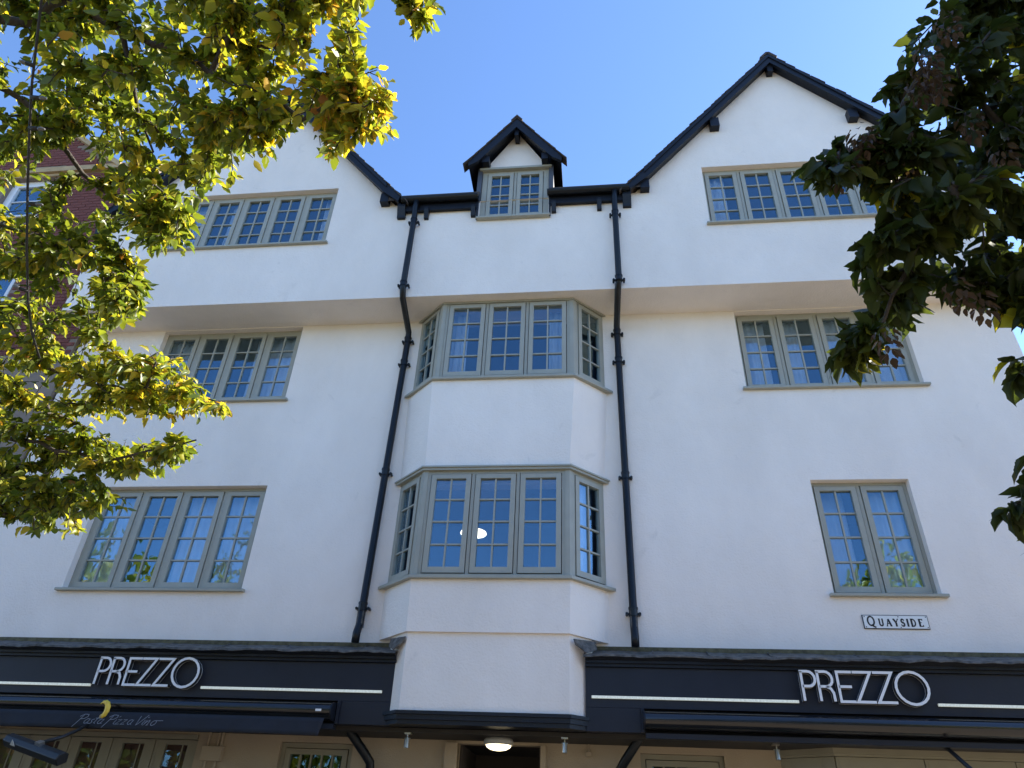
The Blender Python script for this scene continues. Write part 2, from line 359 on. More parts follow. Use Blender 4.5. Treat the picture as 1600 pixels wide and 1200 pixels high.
def window(loc, Wd, H, n, rz=0, sill=True, parent=B, name='window', fr=0.04, post=0.042, cols=2, rows=4, mt='sage', sillx=0.055, silld=0.16, label=None, side=None):
    s0 = fr if side is None else side
    mb = MB(); d = 0.085
    mb.box(0, s0, 0, d, 0, H); mb.box(Wd - s0, Wd, 0, d, 0, H); mb.box(s0, Wd - s0, 0, d, H - fr, H); mb.box(s0, Wd - s0, 0, d, 0, fr * .7)
    cw = (Wd - 2 * s0 - (n - 1) * post) / n
    for i in range(1, n): x = s0 + i * cw + (i - 1) * post; mb.box(x, x + post, 0.002, d, fr * .7, H - fr)
    wo = mb.obj(name, mt, parent); wo.location = loc; wo.rotation_euler = (0, 0, rz)
    if label: wo['label'] = label
    g = 0.009; h = H - fr - fr * .7 - 2 * g
    me, pm, cs = casement_mesh(cw - 2 * g, h, cols, rows, mt)
    for i in range(n):
        x = s0 + i * (cw + post) + g; z = fr * .7 + g
        inst('casement', me, wo, (x, 0, z))
        ca = random.gauss(0, .7); cb = random.gauss(0, .4)
        for (cx, cz) in cs:
            inst('pane', pm, wo, (x + cx, 0.024, z + cz), (rad(cb + random.gauss(0, .3)), 0, rad(ca + random.gauss(0, .3))))
    if sill:
        sb = MB(); sb.prism_x([(-silld, -0.045), (-silld, -0.012), (0.08, 0.004), (0.08, -0.045)], -sillx, Wd + sillx)
        so_ = sb.obj('sill', mt, wo, bevel=0.004)
    return wo
def flat(h, n, Y, lab): return window((h[0] + .002, Y + 0.10, h[2] + .002), h[1] - h[0] - .004, h[3] - h[2] - .004, n, label=lab)
flat(W1L, 4, 0, 'four light first floor window left of the bay'); flat(W1R, 2, 0, 'two light first floor window above the street name plate')
flat(W2L, 4, 0, 'four light window under the jetty at left'); flat(W2R, 4, 0, 'four light window under the jetty at right')
flat(W3L, 5, YJ, 'five light window in the left gable'); flat(W3R, 5, YJ, 'five light window in the right gable')
window((DORM[0] + .003, YJ + 0.02, DORM[2]), DORM[1] - DORM[0] - .006, DORM[3] - DORM[2], 2, name='dormer_window', side=0.085, sillx=0.035, silld=0.10, label='two light dormer window above the bay')
def bay_windows(zlo, zhi, ring, head, lv):
    (ax, ay), (bx, by), (cx, cy), (dx, dy) = ring; H = zhi - zlo; pw = 0.055
    window((bx + pw, by + .012, zlo), cx - bx - 2 * pw, H, 3, sill=False, name='bay_window', label='front of the %s floor bay window' % lv)
    L = math.hypot(bx - ax, by - ay)
    ang = math.atan2(by - ay, bx - ax)
    ux, uy = math.cos(ang), math.sin(ang); nx, ny = -uy, ux     # inward normal
    window((ax + ux * .02 + nx * .012, ay + uy * .02 + ny * .012, zlo), L - .02 - pw, H, 1, rz=ang, sill=False, name='bay_window', label='left cheek of the %s floor bay window' % lv)
    ang2 = math.atan2(dy - cy, dx - cx); ux2, uy2 = math.cos(ang2), math.sin(ang2); n2x, n2y = -uy2, ux2
    window((cx + ux2 * pw + n2x * .012, cy + uy2 * pw + n2y * .012, zlo), L - .02 - pw, H, 1, rz=ang2, sill=False, name='bay_window', label='right cheek of the %s floor bay window' % lv)
    for (X, Y, s, uu) in ((bx, by, 1, (ux, uy)), (cx, cy, -1, (ux2, uy2))):    # corner posts
        if s == 1: poly = [(X, Y), (X + pw, Y), (X + pw, Y + .11), (X + .04, Y + .11), (X - uu[0] * pw - uu[1] * .1, Y - uu[1] * pw + uu[0] * .1), (X - uu[0] * pw, Y - uu[1] * pw)]
        else: poly = [(X, Y), (X + uu[0] * pw, Y + uu[1] * pw), (X + uu[0] * pw - uu[1] * .1, Y + uu[1] * pw + uu[0] * .1), (X - .04, Y + .11), (X - pw, Y + .11), (X - pw, Y)]
        MB().prism_z(poly, zlo, zhi).obj('corner_post', 'sage', B)
    o = 0.05; k = o * 0.414
    def off(r, o): k = o * 0.414; return [(r[0][0] - o * 1.2, r[0][1] - .024), (r[1][0] - k, r[1][1] - o), (r[2][0] + k, r[2][1] - o), (r[3][0] + o * 1.2, r[3][1] - .024), (r[3][0] - .1, .03), (r[0][0] + .1, .03)]
    def off2(r, o, e): k = o * 0.414; return [(r[0][0] - o * 1.0 - e, -.012 + 0.0), (r[1][0] - k, r[1][1] - o), (r[2][0] + k, r[2][1] - o), (r[3][0] + o * 1.0 + e, -.012), (r[3][0] - .2, .0), (r[2][0] - .05, -.3), (r[1][0] + .05, -.3), (r[0][0] + .2, .0)]
    MB().prism_z(off2(ring, 0.055, .02), zlo - .042, zlo - .003).obj('bay_sill', 'sage', B, bevel=0.004)
    if head:
        MB().prism_z(off2(ring, 0.035, 0), zhi - .002, zhi + .028).obj('bay_head_board', 'sage', B)
        MB().prism_z(off2(ring, 0.055, 0), zhi + .0285, zhi + .05).obj('bay_head_cornice', 'sage', B)
    else:
        MB().prism_z(off2(ring, 0.012, 0), zhi - .03, zhi - .002).obj('bay_head_board', 'sage', B)
bay_windows(7.025, ZS - .004, R_[ZS], False, 'second'); bay_windows(4.245, 5.60, R_[5.63], True, 'first')

# ----------------------------------------------------------------- interior rooms (seen only through the panes)
mb = MB()
for z in (3.52, 6.42, 9.16): mb.box(XL + .03, XR - .05, (0.17 if z < 9 else -.40), 4.9, z, z + .12)
for a in AP: mb.box(a - 1.75, a + 1.75, -.40, 3.4, 10.92, 11.0)
mb.obj('floor_slab', 'inwall', B)
mb = MB(); mb.box(XL + .03, XR - .05, 3.4, 3.5, 3.64, 11.0)
for x in (-3.6, 1.2): mb.box(x, x + .1, .2, 3.4, 3.64, 6.42); mb.box(x, x + .1, .2, 3.4, 6.54, 9.16); 
for a in AP:
    for q_ in (a - 1.80, a + 1.72): mb.box(q_, q_ + .07, -.42, 3.39, 9.29, 10.95)
mb.obj('room_partition', 'inwall', B)
mb = MB(); mb.box(XL, XR, 4.92, 5.0, 0, 10.3); mb.obj('rear_wall', 'render', B)

# ----------------------------------------------------------------- roofs, bargeboards
YB = -0.74
def roof_slab(mb, ax, az, sl, run, s, y0, y1, th):
    # one slope of a gable roof: from apex (ax,az) outwards to ax+s*run
    p = [(ax, az), (ax + s * run, az - run * sl), (ax + s * run, az - run * sl + th), (ax, az + th)]
    if s < 0: p = p[::-1]
    mb.prism_y(p, y0, y1)
for gi, a in enumerate(AP):
    side = ('left', 'right')[gi]
    rf = MB()
    run = 2.62
    for s in (-1, 1): roof_slab(rf, a, AZ + .06, SL, run, s, YB + .02, 2.6, .10)
    ro = rf.obj('gable_roof', 'tile', B)
    for s in (-1, 1):
        # verge tiles: overlapping courses, uneven
        vt = MB(); n = 40; step = run * 1.02 / n
        for i in range(n):
            x = i * step; zt = AZ + .158 - x * SL + random.uniform(-.005, .006); j = random.uniform(-.012, .012)
            lift = .022; dx = step * 1.9
            q = [(a + s * x, zt + .0), (a + s * (x + dx), zt - dx * SL + lift), (a + s * (x + dx), zt - dx * SL + lift + .018), (a + s * x, zt + .018)]
            if s < 0: q = q[::-1]
            vt.prism_y(q, YB - .05 + j, YB + .14)
        vo = vt.obj('verge_tiles', 'tile', ro); vo['kind'] = 'stuff'
        # bargeboard with kicked foot
        t0, dpt = AZ + .155, .22
        xk = 2.33
        top = [(0, t0), (xk, t0 - xk * SL), (xk + .27, t0 - xk * SL - .25)]; bot = [(xk + .24, t0 - xk * SL - .42), (xk - .05, t0 - (xk - .05) * SL - dpt), (0, t0 - dpt)]
        poly = [(a + s * x, z) for x, z in top + bot]
        if s > 0: poly = poly[::-1]
        MB().prism_y(poly, YB - .035, YB + .01).obj('bargeboard', 'black', B)
        # moulded strip along the board's upper edge
        p2 = [(a + s * .0, t0 - .002), (a + s * xk, t0 - .002 - xk * SL), (a + s * xk, t0 - .075 - xk * SL), (a + s * .0, t0 - .075)]
        if s > 0: p2 = p2[::-1]
        MB().prism_y(p2, YB - .055, YB - .036).obj('board_moulding', 'black', B)
        # boarded verge soffit between the wall and the bargeboard
        sf = [(a, t0 - .14), (a + s * (xk + .1), t0 - .14 - (xk + .1) * SL), (a + s * (xk + .1), t0 - .165 - (xk + .1) * SL), (a, t0 - .165)]
        if s > 0: sf = sf[::-1]
        MB().prism_y(sf, YB + .012, YJ - .004).obj('verge_soffit', 'black', B)
        # purlin ends
        for d, w in ((1.10, .15),):
            x = a + s * d; z = t0 - d * SL - .36
            MB().box(x - w / 2, x + w / 2, YB + .014, YJ + .05, z - .10, z + .12).obj('purlin_end', 'black', B, bevel=.006)
        x = a + s * 2.32; z = t0 - 2.32 * SL - .30
        MB().box(x - .08, x + .06, YB + .014, YJ + .05, z - .07, z + .14).obj('purlin_end', 'black', B, bevel=.006)
        # corbel block below the foot of the gable
        xc = a + s * 2.62; zc = 10.02
        pr = [(YJ + .02, zc), (YJ + .02, zc + .34), (YB + .02, zc + .34), (YB + .02, zc + .20), (YJ - .06, zc + .05), (YJ - .05, zc)]
        MB().prism_x(pr, xc - .065, xc + .065).obj('corbel', 'black', B)
    MB().box(a - .05, a + .05, YB + .014, YJ + .05, t0 - .40, t0 - .17).obj('ridge_beam_end', 'black', B, bevel=.006)
    rt = MB(); 
    for k, y in enumerate(np.arange(YB - .06, 2.5, .33)):
        rt.prism_y([(a - .15, AZ + .07), (a - .135, AZ + .045), (a, AZ + .19), (a + .135, AZ + .045), (a + .15, AZ + .07), (a + .03, AZ + .215), (a - .03, AZ + .215)], y, y + .325)
    rt.obj('ridge_tiles', 'tile', ro)
# eaves roof between the gables, cut for the dormer
mb = MB()
for x0, x1 in ((AP[0] + 2.3, DORM[0] - .02), (DORM[1] + .02, AP[1] - 2.3)):
    mb.prism_x([(-.72, 10.36), (2.2, 13.28), (2.2, 13.40), (-.72, 10.46)], x0, x1)
mb.prism_x([(.60, 11.70), (2.2, 13.28), (2.2, 13.40), (.60, 11.82)], DORM[0] - .02, DORM[1] + .02)
mb.prism_x([(2.2, 13.28), (5.1, 10.3), (5.1, 10.42), (2.2, 13.40)], XL, XR)
mb.obj('eaves_roof', 'tile', B)
for x0, x1 in ((AP[0] + 2.64, DORM[0] - .03), (DORM[1] + .01, AP[1] - 2.60)):
    MB().box(x0, x1, -.678, -.655, 10.14, 10.34).obj('eaves_board', 'black', B)
    MB().box(x0, x1, -.654, YJ - .003, 10.15, 10.17).obj('eaves_soffit', 'black', B)
    gp = [( -.745 + .066 * math.cos(rad(t)), 10.335 + .066 * math.sin(rad(t)) ) for t in range(180, 361, 20)] + [(-.745 + .056 * math.cos(rad(t)), 10.335 + .056 * math.sin(rad(t))) for t in range(360, 179, -20)]
    MB().prism_x(gp, x0 - .02, x1 + .02).obj('gutter', 'pipe', B)
for x in (-2.555, 0.20, DORM[0] - .09, DORM[1] + .09):
    pr = [(YJ + .02, 9.98), (YJ + .02, 10.2), (-.70, 10.2), (-.70, 10.15), (YJ - .05, 9.99)]
    MB().prism_x(pr, x - .035, x + .035).obj('eaves_bracket', 'black', B)

# ----------------------------------------------------------------- dormer
DA = -1.15; DZ = 12.08; DS = 1.37; DY = -.79
dm = MB(); 
for s in (-1, 1): roof_slab(dm, DA, DZ, DS, .76, s, DY + .02, 1.6, .07)
dormer = dm.obj('dormer', 'tile', B)
mb = MB(); mb.prism_y([(DORM[0] + .03, DORM[3] + .06), (DORM[1] - .03, DORM[3] + .06), (DORM[1] - .03, DORM[3] + .1), (DA, DZ - .02), (DORM[0] + .03, DORM[3] + .1)], YJ + .03, YJ + .12); mb.obj('dormer_gable_wall', 'render', dormer)
MB().box(DORM[0] - .045, DORM[1] + .045, YJ - .05, YJ + .10, DORM[3] + .002, DORM[3] + .045).obj('dormer_head_board', 'sage', dormer)
for s in (-1, 1):
    t0 = DZ + .05; p = [(DA, t0), (DA + s * .77, t0 - .77 * DS), (DA + s * .77, t0 - .77 * DS - .10), (DA + s * .62, t0 - .62 * DS - .21), (DA, t0 - .22)]
    if s > 0: p = p[::-1]
    MB().prism_y(p, DY - .035, DY + .012).obj('dormer_bargeboard', 'black', dormer)
    sf = [(DA, t0 - .06), (DA + s * .765, t0 - .06 - .765 * DS), (DA + s * .765, t0 - .085 - .765 * DS), (DA, t0 - .085)]
    if s > 0: sf = sf[::-1]
    MB().prism_y(sf, DY + .014, 1.5).obj('dormer_soffit', 'black', dormer)
    vt = MB(); n = 9; step = .80 / n
    for i in range(n):
        x = i * step; zt = t0 + .012 - x * DS; dx = step * 1.6; j = random.uniform(-.01, .01)
        q = [(DA + s * x, zt), (DA + s * (x + dx), zt - dx * DS + .02), (DA + s * (x + dx), zt - dx * DS + .038), (DA + s * x, zt + .018)]
        if s < 0: q = q[::-1]
        vt.prism_y(q, DY - .055 + j, DY + .12)
    v = vt.obj('dormer_verge_tiles', 'tile', dormer); v['kind'] = 'stuff'
    X = DORM[0] if s < 0 else DORM[1]
    MB().box(min(X, X + s * -.03) + (0 if s < 0 else .001), max(X, X + s * -.03) - (0 if s > 0 else .001), YJ + .11, 1.5, 10.0, 11.2).obj('dormer_cheek', 'slate', dormer)
    MB().box(X + (-.075 if s < 0 else .004), X + (-.004 if s < 0 else .075), YJ - .02, YJ + .30, 10.33, 11.13).obj('dormer_cheek_board', 'slate', dormer)
    xp = DA + s * .49
    MB().box(xp - .055, xp + .055, DY + .014, YJ + .02, DORM[3] + .05, DORM[3] + .19).obj('dormer_plate_end', 'black', dormer)
    MB().prism_x([(YJ - .03, 9.90), (YJ - .03, 10.42), (YJ - .09, 10.42), (YJ - .05, 9.90)], X + (-.04 if s < 0 else .012), X + (-.012 if s < 0 else .04)).obj('dormer_flashing', 'black', dormer)
MB().box(DA - .035, DA + .035, DY + .014, YJ + .02, DZ - .32, DZ - .10).obj('dormer_ridge_end', 'black', dormer)
MB().prism_y([(DA - .10, DZ + .0), (DA - .09, DZ - .02), (DA, DZ + .10), (DA + .09, DZ - .02), (DA + .10, DZ + .0), (DA, DZ + .135)], DY - .06, 1.4).obj('dormer_ridge_tile', 'tile', dormer)

# ----------------------------------------------------------------- downpipes
def downpipe(xu, xl, coll_u, coll_l, swan):
    pts = [(xu + .01, -.745, 10.28), (xu, -.73, 10.14), (xu, -.70, 10.02), (xu, -.695, 8.50), (xu * .5 + xl * .5, -.62, 8.36), (xl, -.09, 8.12), (xl, -.075, 8.02), (xl + (-.06 if xl < -1 else .02), -.075, 3.78), (xl + (-.06 if xl < -1 else .02), -.14, 3.66), (xl + (-.06 if xl < -1 else .02), -.14, 3.55)]
    p = MB().tube(pts, .046, 12).obj('downpipe', 'pipe', B, smooth=True)
    for x, y, z in [(xu, -.695, z) for z in coll_u] + [(xl + (-.06 if xl < -1 else .02) * (8.02 - z) / 4.2, -.075, z) for z in coll_l]:
        c = MB(); c.tube([(x, y, z - .055), (x, y, z + .055)], .051, 12); c.tube([(x, y, z + .03), (x, y, z + .05)], .056, 12); c.tube([(x, y, z - .05), (x, y, z - .035)], .055, 12)
        c.box(x - .09, x + .09, y + .01, y + .035, z - .03, z - .006); c.tube([(x - .074, y + .07, z - .018), (x - .074, y - .01, z - .018)], .016, 8); c.tube([(x + .074, y + .07, z - .018), (x + .074, y - .01, z - .018)], .016, 8)
        c.obj('pipe_collar', 'pipe', p, smooth=False)
    MB().tube([(pts[-3][0], -.075, 3.95), (pts[-3][0], -.075, 3.74)], .054, 4).obj('pipe_shoe', 'lead', p)
    MB().tube(swan, .05, 12).obj('swan_neck_pipe', 'pipe', B, smooth=True)
downpipe(-2.73, -2.735, (9.88, 8.56), (7.98, 7.56, 5.77, 3.98), [(-2.79, .1, 2.80), (-2.77, .1, 2.64), (-2.60, .2, 2.44), (-2.545, .26, 2.36), (-2.54, .30, 2.25), (-2.54, .33, 0.0)])
downpipe(0.435, 0.40, (9.83, 8.50), (8.0, 7.5, 5.68, 3.95), [(.44, .1, 2.80), (.42, .1, 2.66), (.26, .2, 2.45), (.20, .26, 2.36), (.19, .30, 2.25), (.19, .33, 0.0)])

# ----------------------------------------------------------------- shopfront fascia, lead roof, lower block of the bay
YF = -.27
blk = [(-2.36, -.155), (-2.118, -.40), (-.304, -.40), (-.06, -.155), (-.06, .3), (-2.36, .3)]
MB().prism_z(blk, 2.80, 3.609).obj('bay_plinth', 'render', B)
def outset(o): k = o * .414; return [(-2.40 - o, -.155), (-2.118 - k, -.40 - o), (-.304 + k, -.40 - o), (-.02 + o, -.155), (-.06, .3), (-2.36, .3)]
mb = MB(); mb.prism_z(outset(.045), 2.765, 2.799); mb.prism_z(outset(.025), 2.715, 2.7645); mb.prism_z(outset(.005), 2.672, 2.7145); mb.obj('bay_plinth_cornice', 'black', B)
for side, (x0, x1, aw0, aw1) in enumerate(((XL, -2.247, XL, -2.80), (-.137, XR, .43, XR))):
    mb = MB(); mb.box(x0, x1, YF, -.16, 2.898, 3.30)
    if side == 0: mb.box(aw1, x1, YF, -.16, 2.668, 2.8975)
    else: mb.box(x0, aw0, YF, -.16, 2.668, 2.8975)
    fa = mb.obj('shop_fascia', 'navy', B, bevel=.003)
    MB().box(aw0, aw1, -.20, -.165, 2.668, 2.8975).obj('awning_recess', 'slot', B)
    t = MB()
    if side == 0: t.box(aw1 - .035, aw1 - .001, YF - .02, -.2, 2.668, 2.8965)
    else: t.box(aw0 + .001, aw0 + .035, YF - .02, -.2, 2.668, 2.8965)
    t.box(aw0 + .04, aw1 - .04, YF - .035, -.2, 2.615, 2.664); t.obj('fascia_trim', 'navy', fa)
    c = MB(); c.box(x0, x1 + (0.01 if side == 0 else 0), YF - .03, -.1, 3.302, 3.335); c.box(x0, x1, YF - .055, -.1, 3.3355, 3.362); c.prism_x([(YF - .055, 3.3625), (YF - .10, 3.392), (YF - .10, 3.404), (-.1, 3.404), (-.1, 3.3625)], x0, x1)
    c.obj('fascia_cornice', 'black', fa)
    # weathered lead sheets dressed over the cornice, with rolled uneven lips
    x = x0; k = 0
    ends = x1 + (.015 if side == 0 else 0); xs0 = x0 - (0.015 if side == 1 else 0)
    ux_ = x1 if side == 0 else x0; sg = 1 if side == 0 else -1; fl = MB()
    fl.add([(ux_ - sg * .13, -.175, 3.50), (ux_ + sg * .10, -.408, 3.50), (ux_ + sg * .12, -.424, 3.555), (ux_ - sg * .11, -.19, 3.585), (ux_ - sg * .02, -.37, 3.42)], [(0, 4, 1, 2, 3)])
    fo = fl.obj('bay_flashing', 'lead', fa); fs = fo.modifiers.new('solid', 'SOLIDIFY'); fs.thickness = .01; fs.offset = 0
    x = xs0
    while x < ends - .05:
        w = min(random.uniform(.55, .95), ends - x); nseg = max(4, int(w / .05)); v = []; f = []
        for i in range(nseg + 1):
            xx = x + w * i / nseg; wob = .006 * math.sin(xx * 7.3 + 2 * math.sin(xx * 2.1)) + .004 * math.sin(xx * 19 + 1.3) + random.uniform(-.004, .004) * (1 if 0 < i < nseg else .3)
            lim = 0.0
            yl = YF - .118
            # the sheets mitre back along the splayed bay
            if side == 0 and xx > -2.2: yl = -.345
            if side == 1 and xx < -.2: yl = -.345
            v += [(xx, yl - .004 + wob * .5, 3.386 + wob), (xx, yl, 3.408 + wob * .6), (xx, yl * .5, 3.462 + wob * 1.2), (xx, -.012, 3.532 + wob * .6), (xx, .01, 3.40)]
        for i in range(nseg):
            for j in range(4): f.append((i * 5 + j, (i + 1) * 5 + j, (i + 1) * 5 + j + 1, i * 5 + j + 1))
        me = MB().add(v, f)
        o = me.obj('lead_sheet', 'lead', fa)
        sm = o.modifiers.new('solid', 'SOLIDIFY'); sm.thickness = .008; sm.offset = -1
        # welt at the joint
        MB().tube([(x + .01, YF - .118, 3.400), (x + .01, -.19, 3.462), (x + .01, -.015, 3.533)], .009, 6).obj('lead_welt', 'lead', fa)
        x += w
    MB().box(x0, x1, -.010, .06, 3.50, 3.579).obj('mossy_upstand', 'moss', fa)  # brown strip along the wall's bottom edge
    # boarded soffit under the fascia and the ground floor front
MB().box(XL, XR, -.158, .47, 2.672, 2.70).obj('shopfront_soffit', 'soffitdk', B)
MB().box(XL, XR, -.10, .47, 2.57 + .06, 2.6715).obj('shopfront_beam', 'soffitdk', B)

# ground floor wall with openings
GY = .46
GH = [(-8.0, -4.72, 0.0, 2.60), (-3.70, -2.83, 1.0, 2.56), (-1.60, -.66, 0.0, 2.60), (.44, 1.34, 1.0, 2.56), (1.93, 5.6, 0.0, 2.60)]
mb = MB(); wall_faces(mb, XL, XR, 0, lambda x: 2.63, GH, GY, .14); mb.obj('ground_floor_wall', 'cream', B)
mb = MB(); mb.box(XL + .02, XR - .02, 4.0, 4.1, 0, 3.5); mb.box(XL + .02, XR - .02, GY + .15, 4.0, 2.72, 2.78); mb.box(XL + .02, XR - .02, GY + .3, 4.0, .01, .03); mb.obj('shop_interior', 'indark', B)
mb = MB(); mb.box(-1.74, -1.60, GY - .07, GY + .05, 0, 2.60); mb.box(-.66, -.60, GY - .05, GY + .05, 0, 2.60); mb.obj('doorway_pilaster', 'cream', B)
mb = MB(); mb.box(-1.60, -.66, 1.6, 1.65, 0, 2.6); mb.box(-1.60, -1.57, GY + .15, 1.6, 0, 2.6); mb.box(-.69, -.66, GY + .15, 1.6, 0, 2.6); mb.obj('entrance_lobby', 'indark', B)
for h in (GH[1], GH[3]):
    window((h[0] + .003, GY + .05, h[2] + .003), h[1] - h[0] - .006, h[3] - h[2] - .006, 1, name='shop_window', cols=5, rows=6, mt='olive', fr=.05)
# glazed folding doors at left
n = 6; w = (4.72 - 8.0 + 16 - 16 + 3.28 * 2) / n if False else 3.28 / n
mb = MB(); mb.box(-8.0, -4.72, GY - .03, GY + .1, 2.55, 2.60); mb.obj('door_head', 'olive', B)
def leaf_door(x, y, w, h, rz=0, name='glazed_door', backing=None, top=.14):
    st = .13; mb = MB(); mb.box(0, st, 0, .06, 0, h); mb.box(w - st, w, 0, .06, 0, h); mb.box(st, w - st, 0, .06, h - top, h); mb.box(st, w - st, 0, .06, 0, .5)
    mb.box(.03, .036, -.004, -.0005, .02, h - .02)
    o = mb.obj(name, 'olive', B, bevel=.004); o.location = (x, y, .02); o.rotation_euler = (0, 0, rz)
    MB().box(st - .004, w - st + .004, .024, .032, .496, h - top + .004).obj('pane', 'glassdim', o)
    MB().box(w * .62, w * .62 + .014, .015, .0235, .5, h - top).obj('glazing_bar', 'olive', o)
    if backing: MB().box(st, w - st, .05, .058, .5, h - top).obj('blind', backing, o)  # coloured sheet behind the pane; the brown one paints in the ground reflection
    return o
for i in range(n): leaf_door(-8.0 + i * w + .004, GY + .03, w - .008, 2.525, 0, 'glazed_door', 'brownblind', .05)
# canted glazed shop bay at right
YP = .10
mb = MB()
poly = [(1.93, GY), (2.40, YP), (5.0, YP), (5.5, GY)]
hb = [(1.90, GY - .001), (2.385, YP - .03), (5.015, YP - .03), (5.53, GY - .001)]
mb.prism_z(hb, 2.575, 2.628); mb.prism_z([(x, y + .02) if 0 else (x, y) for x, y in [(1.93, GY - .001), (2.395, YP - .012), (5.005, YP - .012), (5.5, GY - .001)]], 2.552, 2.5745); mb.obj('shop_bay_head', 'olive', B)
L = math.hypot(.47, .36); leaf_door(1.93, GY, L - .01, 2.528, math.atan2(YP - GY, .47), 'shop_bay_panel', 'greenblind', .10)
for i in range(3): leaf_door(2.40 + i * .8667 + .004, YP, .8587, 2.528, 0, 'shop_bay_panel', None, .10)
leaf_door(5.0, YP, math.hypot(.5, .36) - .01, 2.528, math.atan2(GY - YP, .5), 'shop_bay_panel', None, .10)
MB().box(XL, XR, -.6, GY, 0.004, .02).obj('shop_threshold', 'paving', B)

# ================================================================= SIGNS AND SHOPFRONT THINGS
def letter_lines():
    h = .285; Lr = []
    Lr.append(('P', [([(0, 0), (0, h)] , False), ([(-.015, h)] + arc(.065, h - .0725, .068, .0725, 90, -90, 8) + [(0.0, h - .145)], False)]))
    Lr.append(('R', [([(.163, 0), (.163, h)], False), ([(.148, h)] + arc(.235, h - .0725, .068, .0725, 90, -90, 8) + [(.163, h - .145)], False), ([(.235, h - .145), (.275, h - .165), (.296, .08), (.298, 0)], False)]))
    Lr.append(('E', [([(.505, h), (.357, h), (.357, 0), (.50, 0)], False), ([(.357, h * .5), (.484, h * .5)], False)]))
    Lr.append(('Z', [([(.512, h), (.688, h), (.520, 0), (.695, 0)], False)]))
    Lr.append(('Z', [([(.712, h), (.895, h), (.722, 0), (.90, 0)], False)]))
    Lr.append(('O', [(arc(1.07, h / 2, .155, .155, 0, 342, 19), True)]))
    return Lr
def shop_sign(ox, bars, where):
    r = empty('shop_sign', (ox, YF, 3.0)); tag(r, where, 'sign', 'lettered fascia signs')
    for nm, ls in letter_lines():
        mb = MB(); strokes(ls, .0255, -.070, -.064, mb=mb, mf=0, ms=0)
        strokes(ls, .027, -.0635, -.014, mb=mb, mf=1, ms=1)
        strokes(ls, .030, -.0135, -.010, mb=mb, mf=0, ms=0)
        o = mb.obj('letter', ['letter', 'letterside'], r); o['label'] = 'white edged raised letter ' + nm
        MB().tube([(ls[0][0][0][0], -.011, ls[0][0][0][1] + .02), (ls[0][0][0][0], .004, ls[0][0][0][1] + .02)], .006, 6).obj('stand_off', 'chrome', o)
    for x0, x1 in bars:
        MB().box(x0 - ox, x1 - ox, -.022, .0, -.014, .011).obj('light_strip', 'led', r)
    return r
shop_sign(-5.728, [(-8.1, -5.80), (-4.455, -2.36)], 'raised white PREZZO letters and light strips on the left fascia')
shop_sign(2.09, [(-.075, 2.04), (3.39, 5.6)], 'raised white PREZZO letters and light strips on the right fascia')

def awning(x0, x1, lab):
    r = empty('awning', ((x0 + x1) / 2, -.40, 2.69)); tag(r, lab, 'awning', 'retracted awnings'); ox = (x0 + x1) / 2
    yc, zc, R = 0.085, .09, .088
    prof = [(yc + R * math.cos(rad(t)) * 1.25, zc + R * math.sin(rad(t))) for t in range(95, 271, 5)]
    prof = prof[:] + [(yc + .10, 0.004), (yc + .10, zc + .085)]
    c = MB().prism_x(prof[::-1], x0 - ox, x1 - ox).obj('cassette', 'cassette', r, smooth=False)
    for i, p in enumerate(c.data.polygons): p.use_smooth = abs(p.normal.x) < .5
    c.data.set_sharp_from_angle(angle=rad(35))
    for x in (x0, x1):
        s = -1 if x == x0 else 1
        pr = [(y * 1.0 - .004, z * 1.03 - .002) for y, z in prof]
        MB().prism_x(pr[::-1], min(x - ox + s * .001, x - ox + s * .02), max(x - ox + s * .001, x - ox + s * .02)).obj('end_cap', 'black', r)
    return r, ox
awl, ox = awning(-8.15, -2.865, 'partly opened black awning cassette with a navy cloth valance')
# valance: cloth hanging from the front of the cassette, slightly rippled, cut on the slant at its end
n = 90; vx = np.linspace(-8.1, -2.885, n); mb = MB(); v = []; f = []
VY = -.485
def vy(x, t): return VY - .012 * math.sin(x * 5.1 + 1) * t - .008 * math.sin(x * 13.7) * t - .035 * t
for i, x in enumerate(vx):
    for j in range(5):
        t = j / 4; sl_ = -.035 * t if i == n - 1 else 0
        v.append((x + sl_ - ox, vy(x, t) + .40, 2.695 - .172 * t - 2.69 + .004 * math.sin(x * 3) * t))
for i in range(n - 1):
    for j in range(4): a = i * 5 + j; f.append((a, a + 1, a + 6, a + 5))
vo = mb.add(v, f).obj('valance', 'fabric', awl, smooth=True); so2 = vo.modifiers.new('solid', 'SOLIDIFY'); so2.thickness = .004
MB().box(-3.02 - ox, -2.955 - ox, -.028, -.0245, .078, .10).obj('maker_plate', 'white', awl)
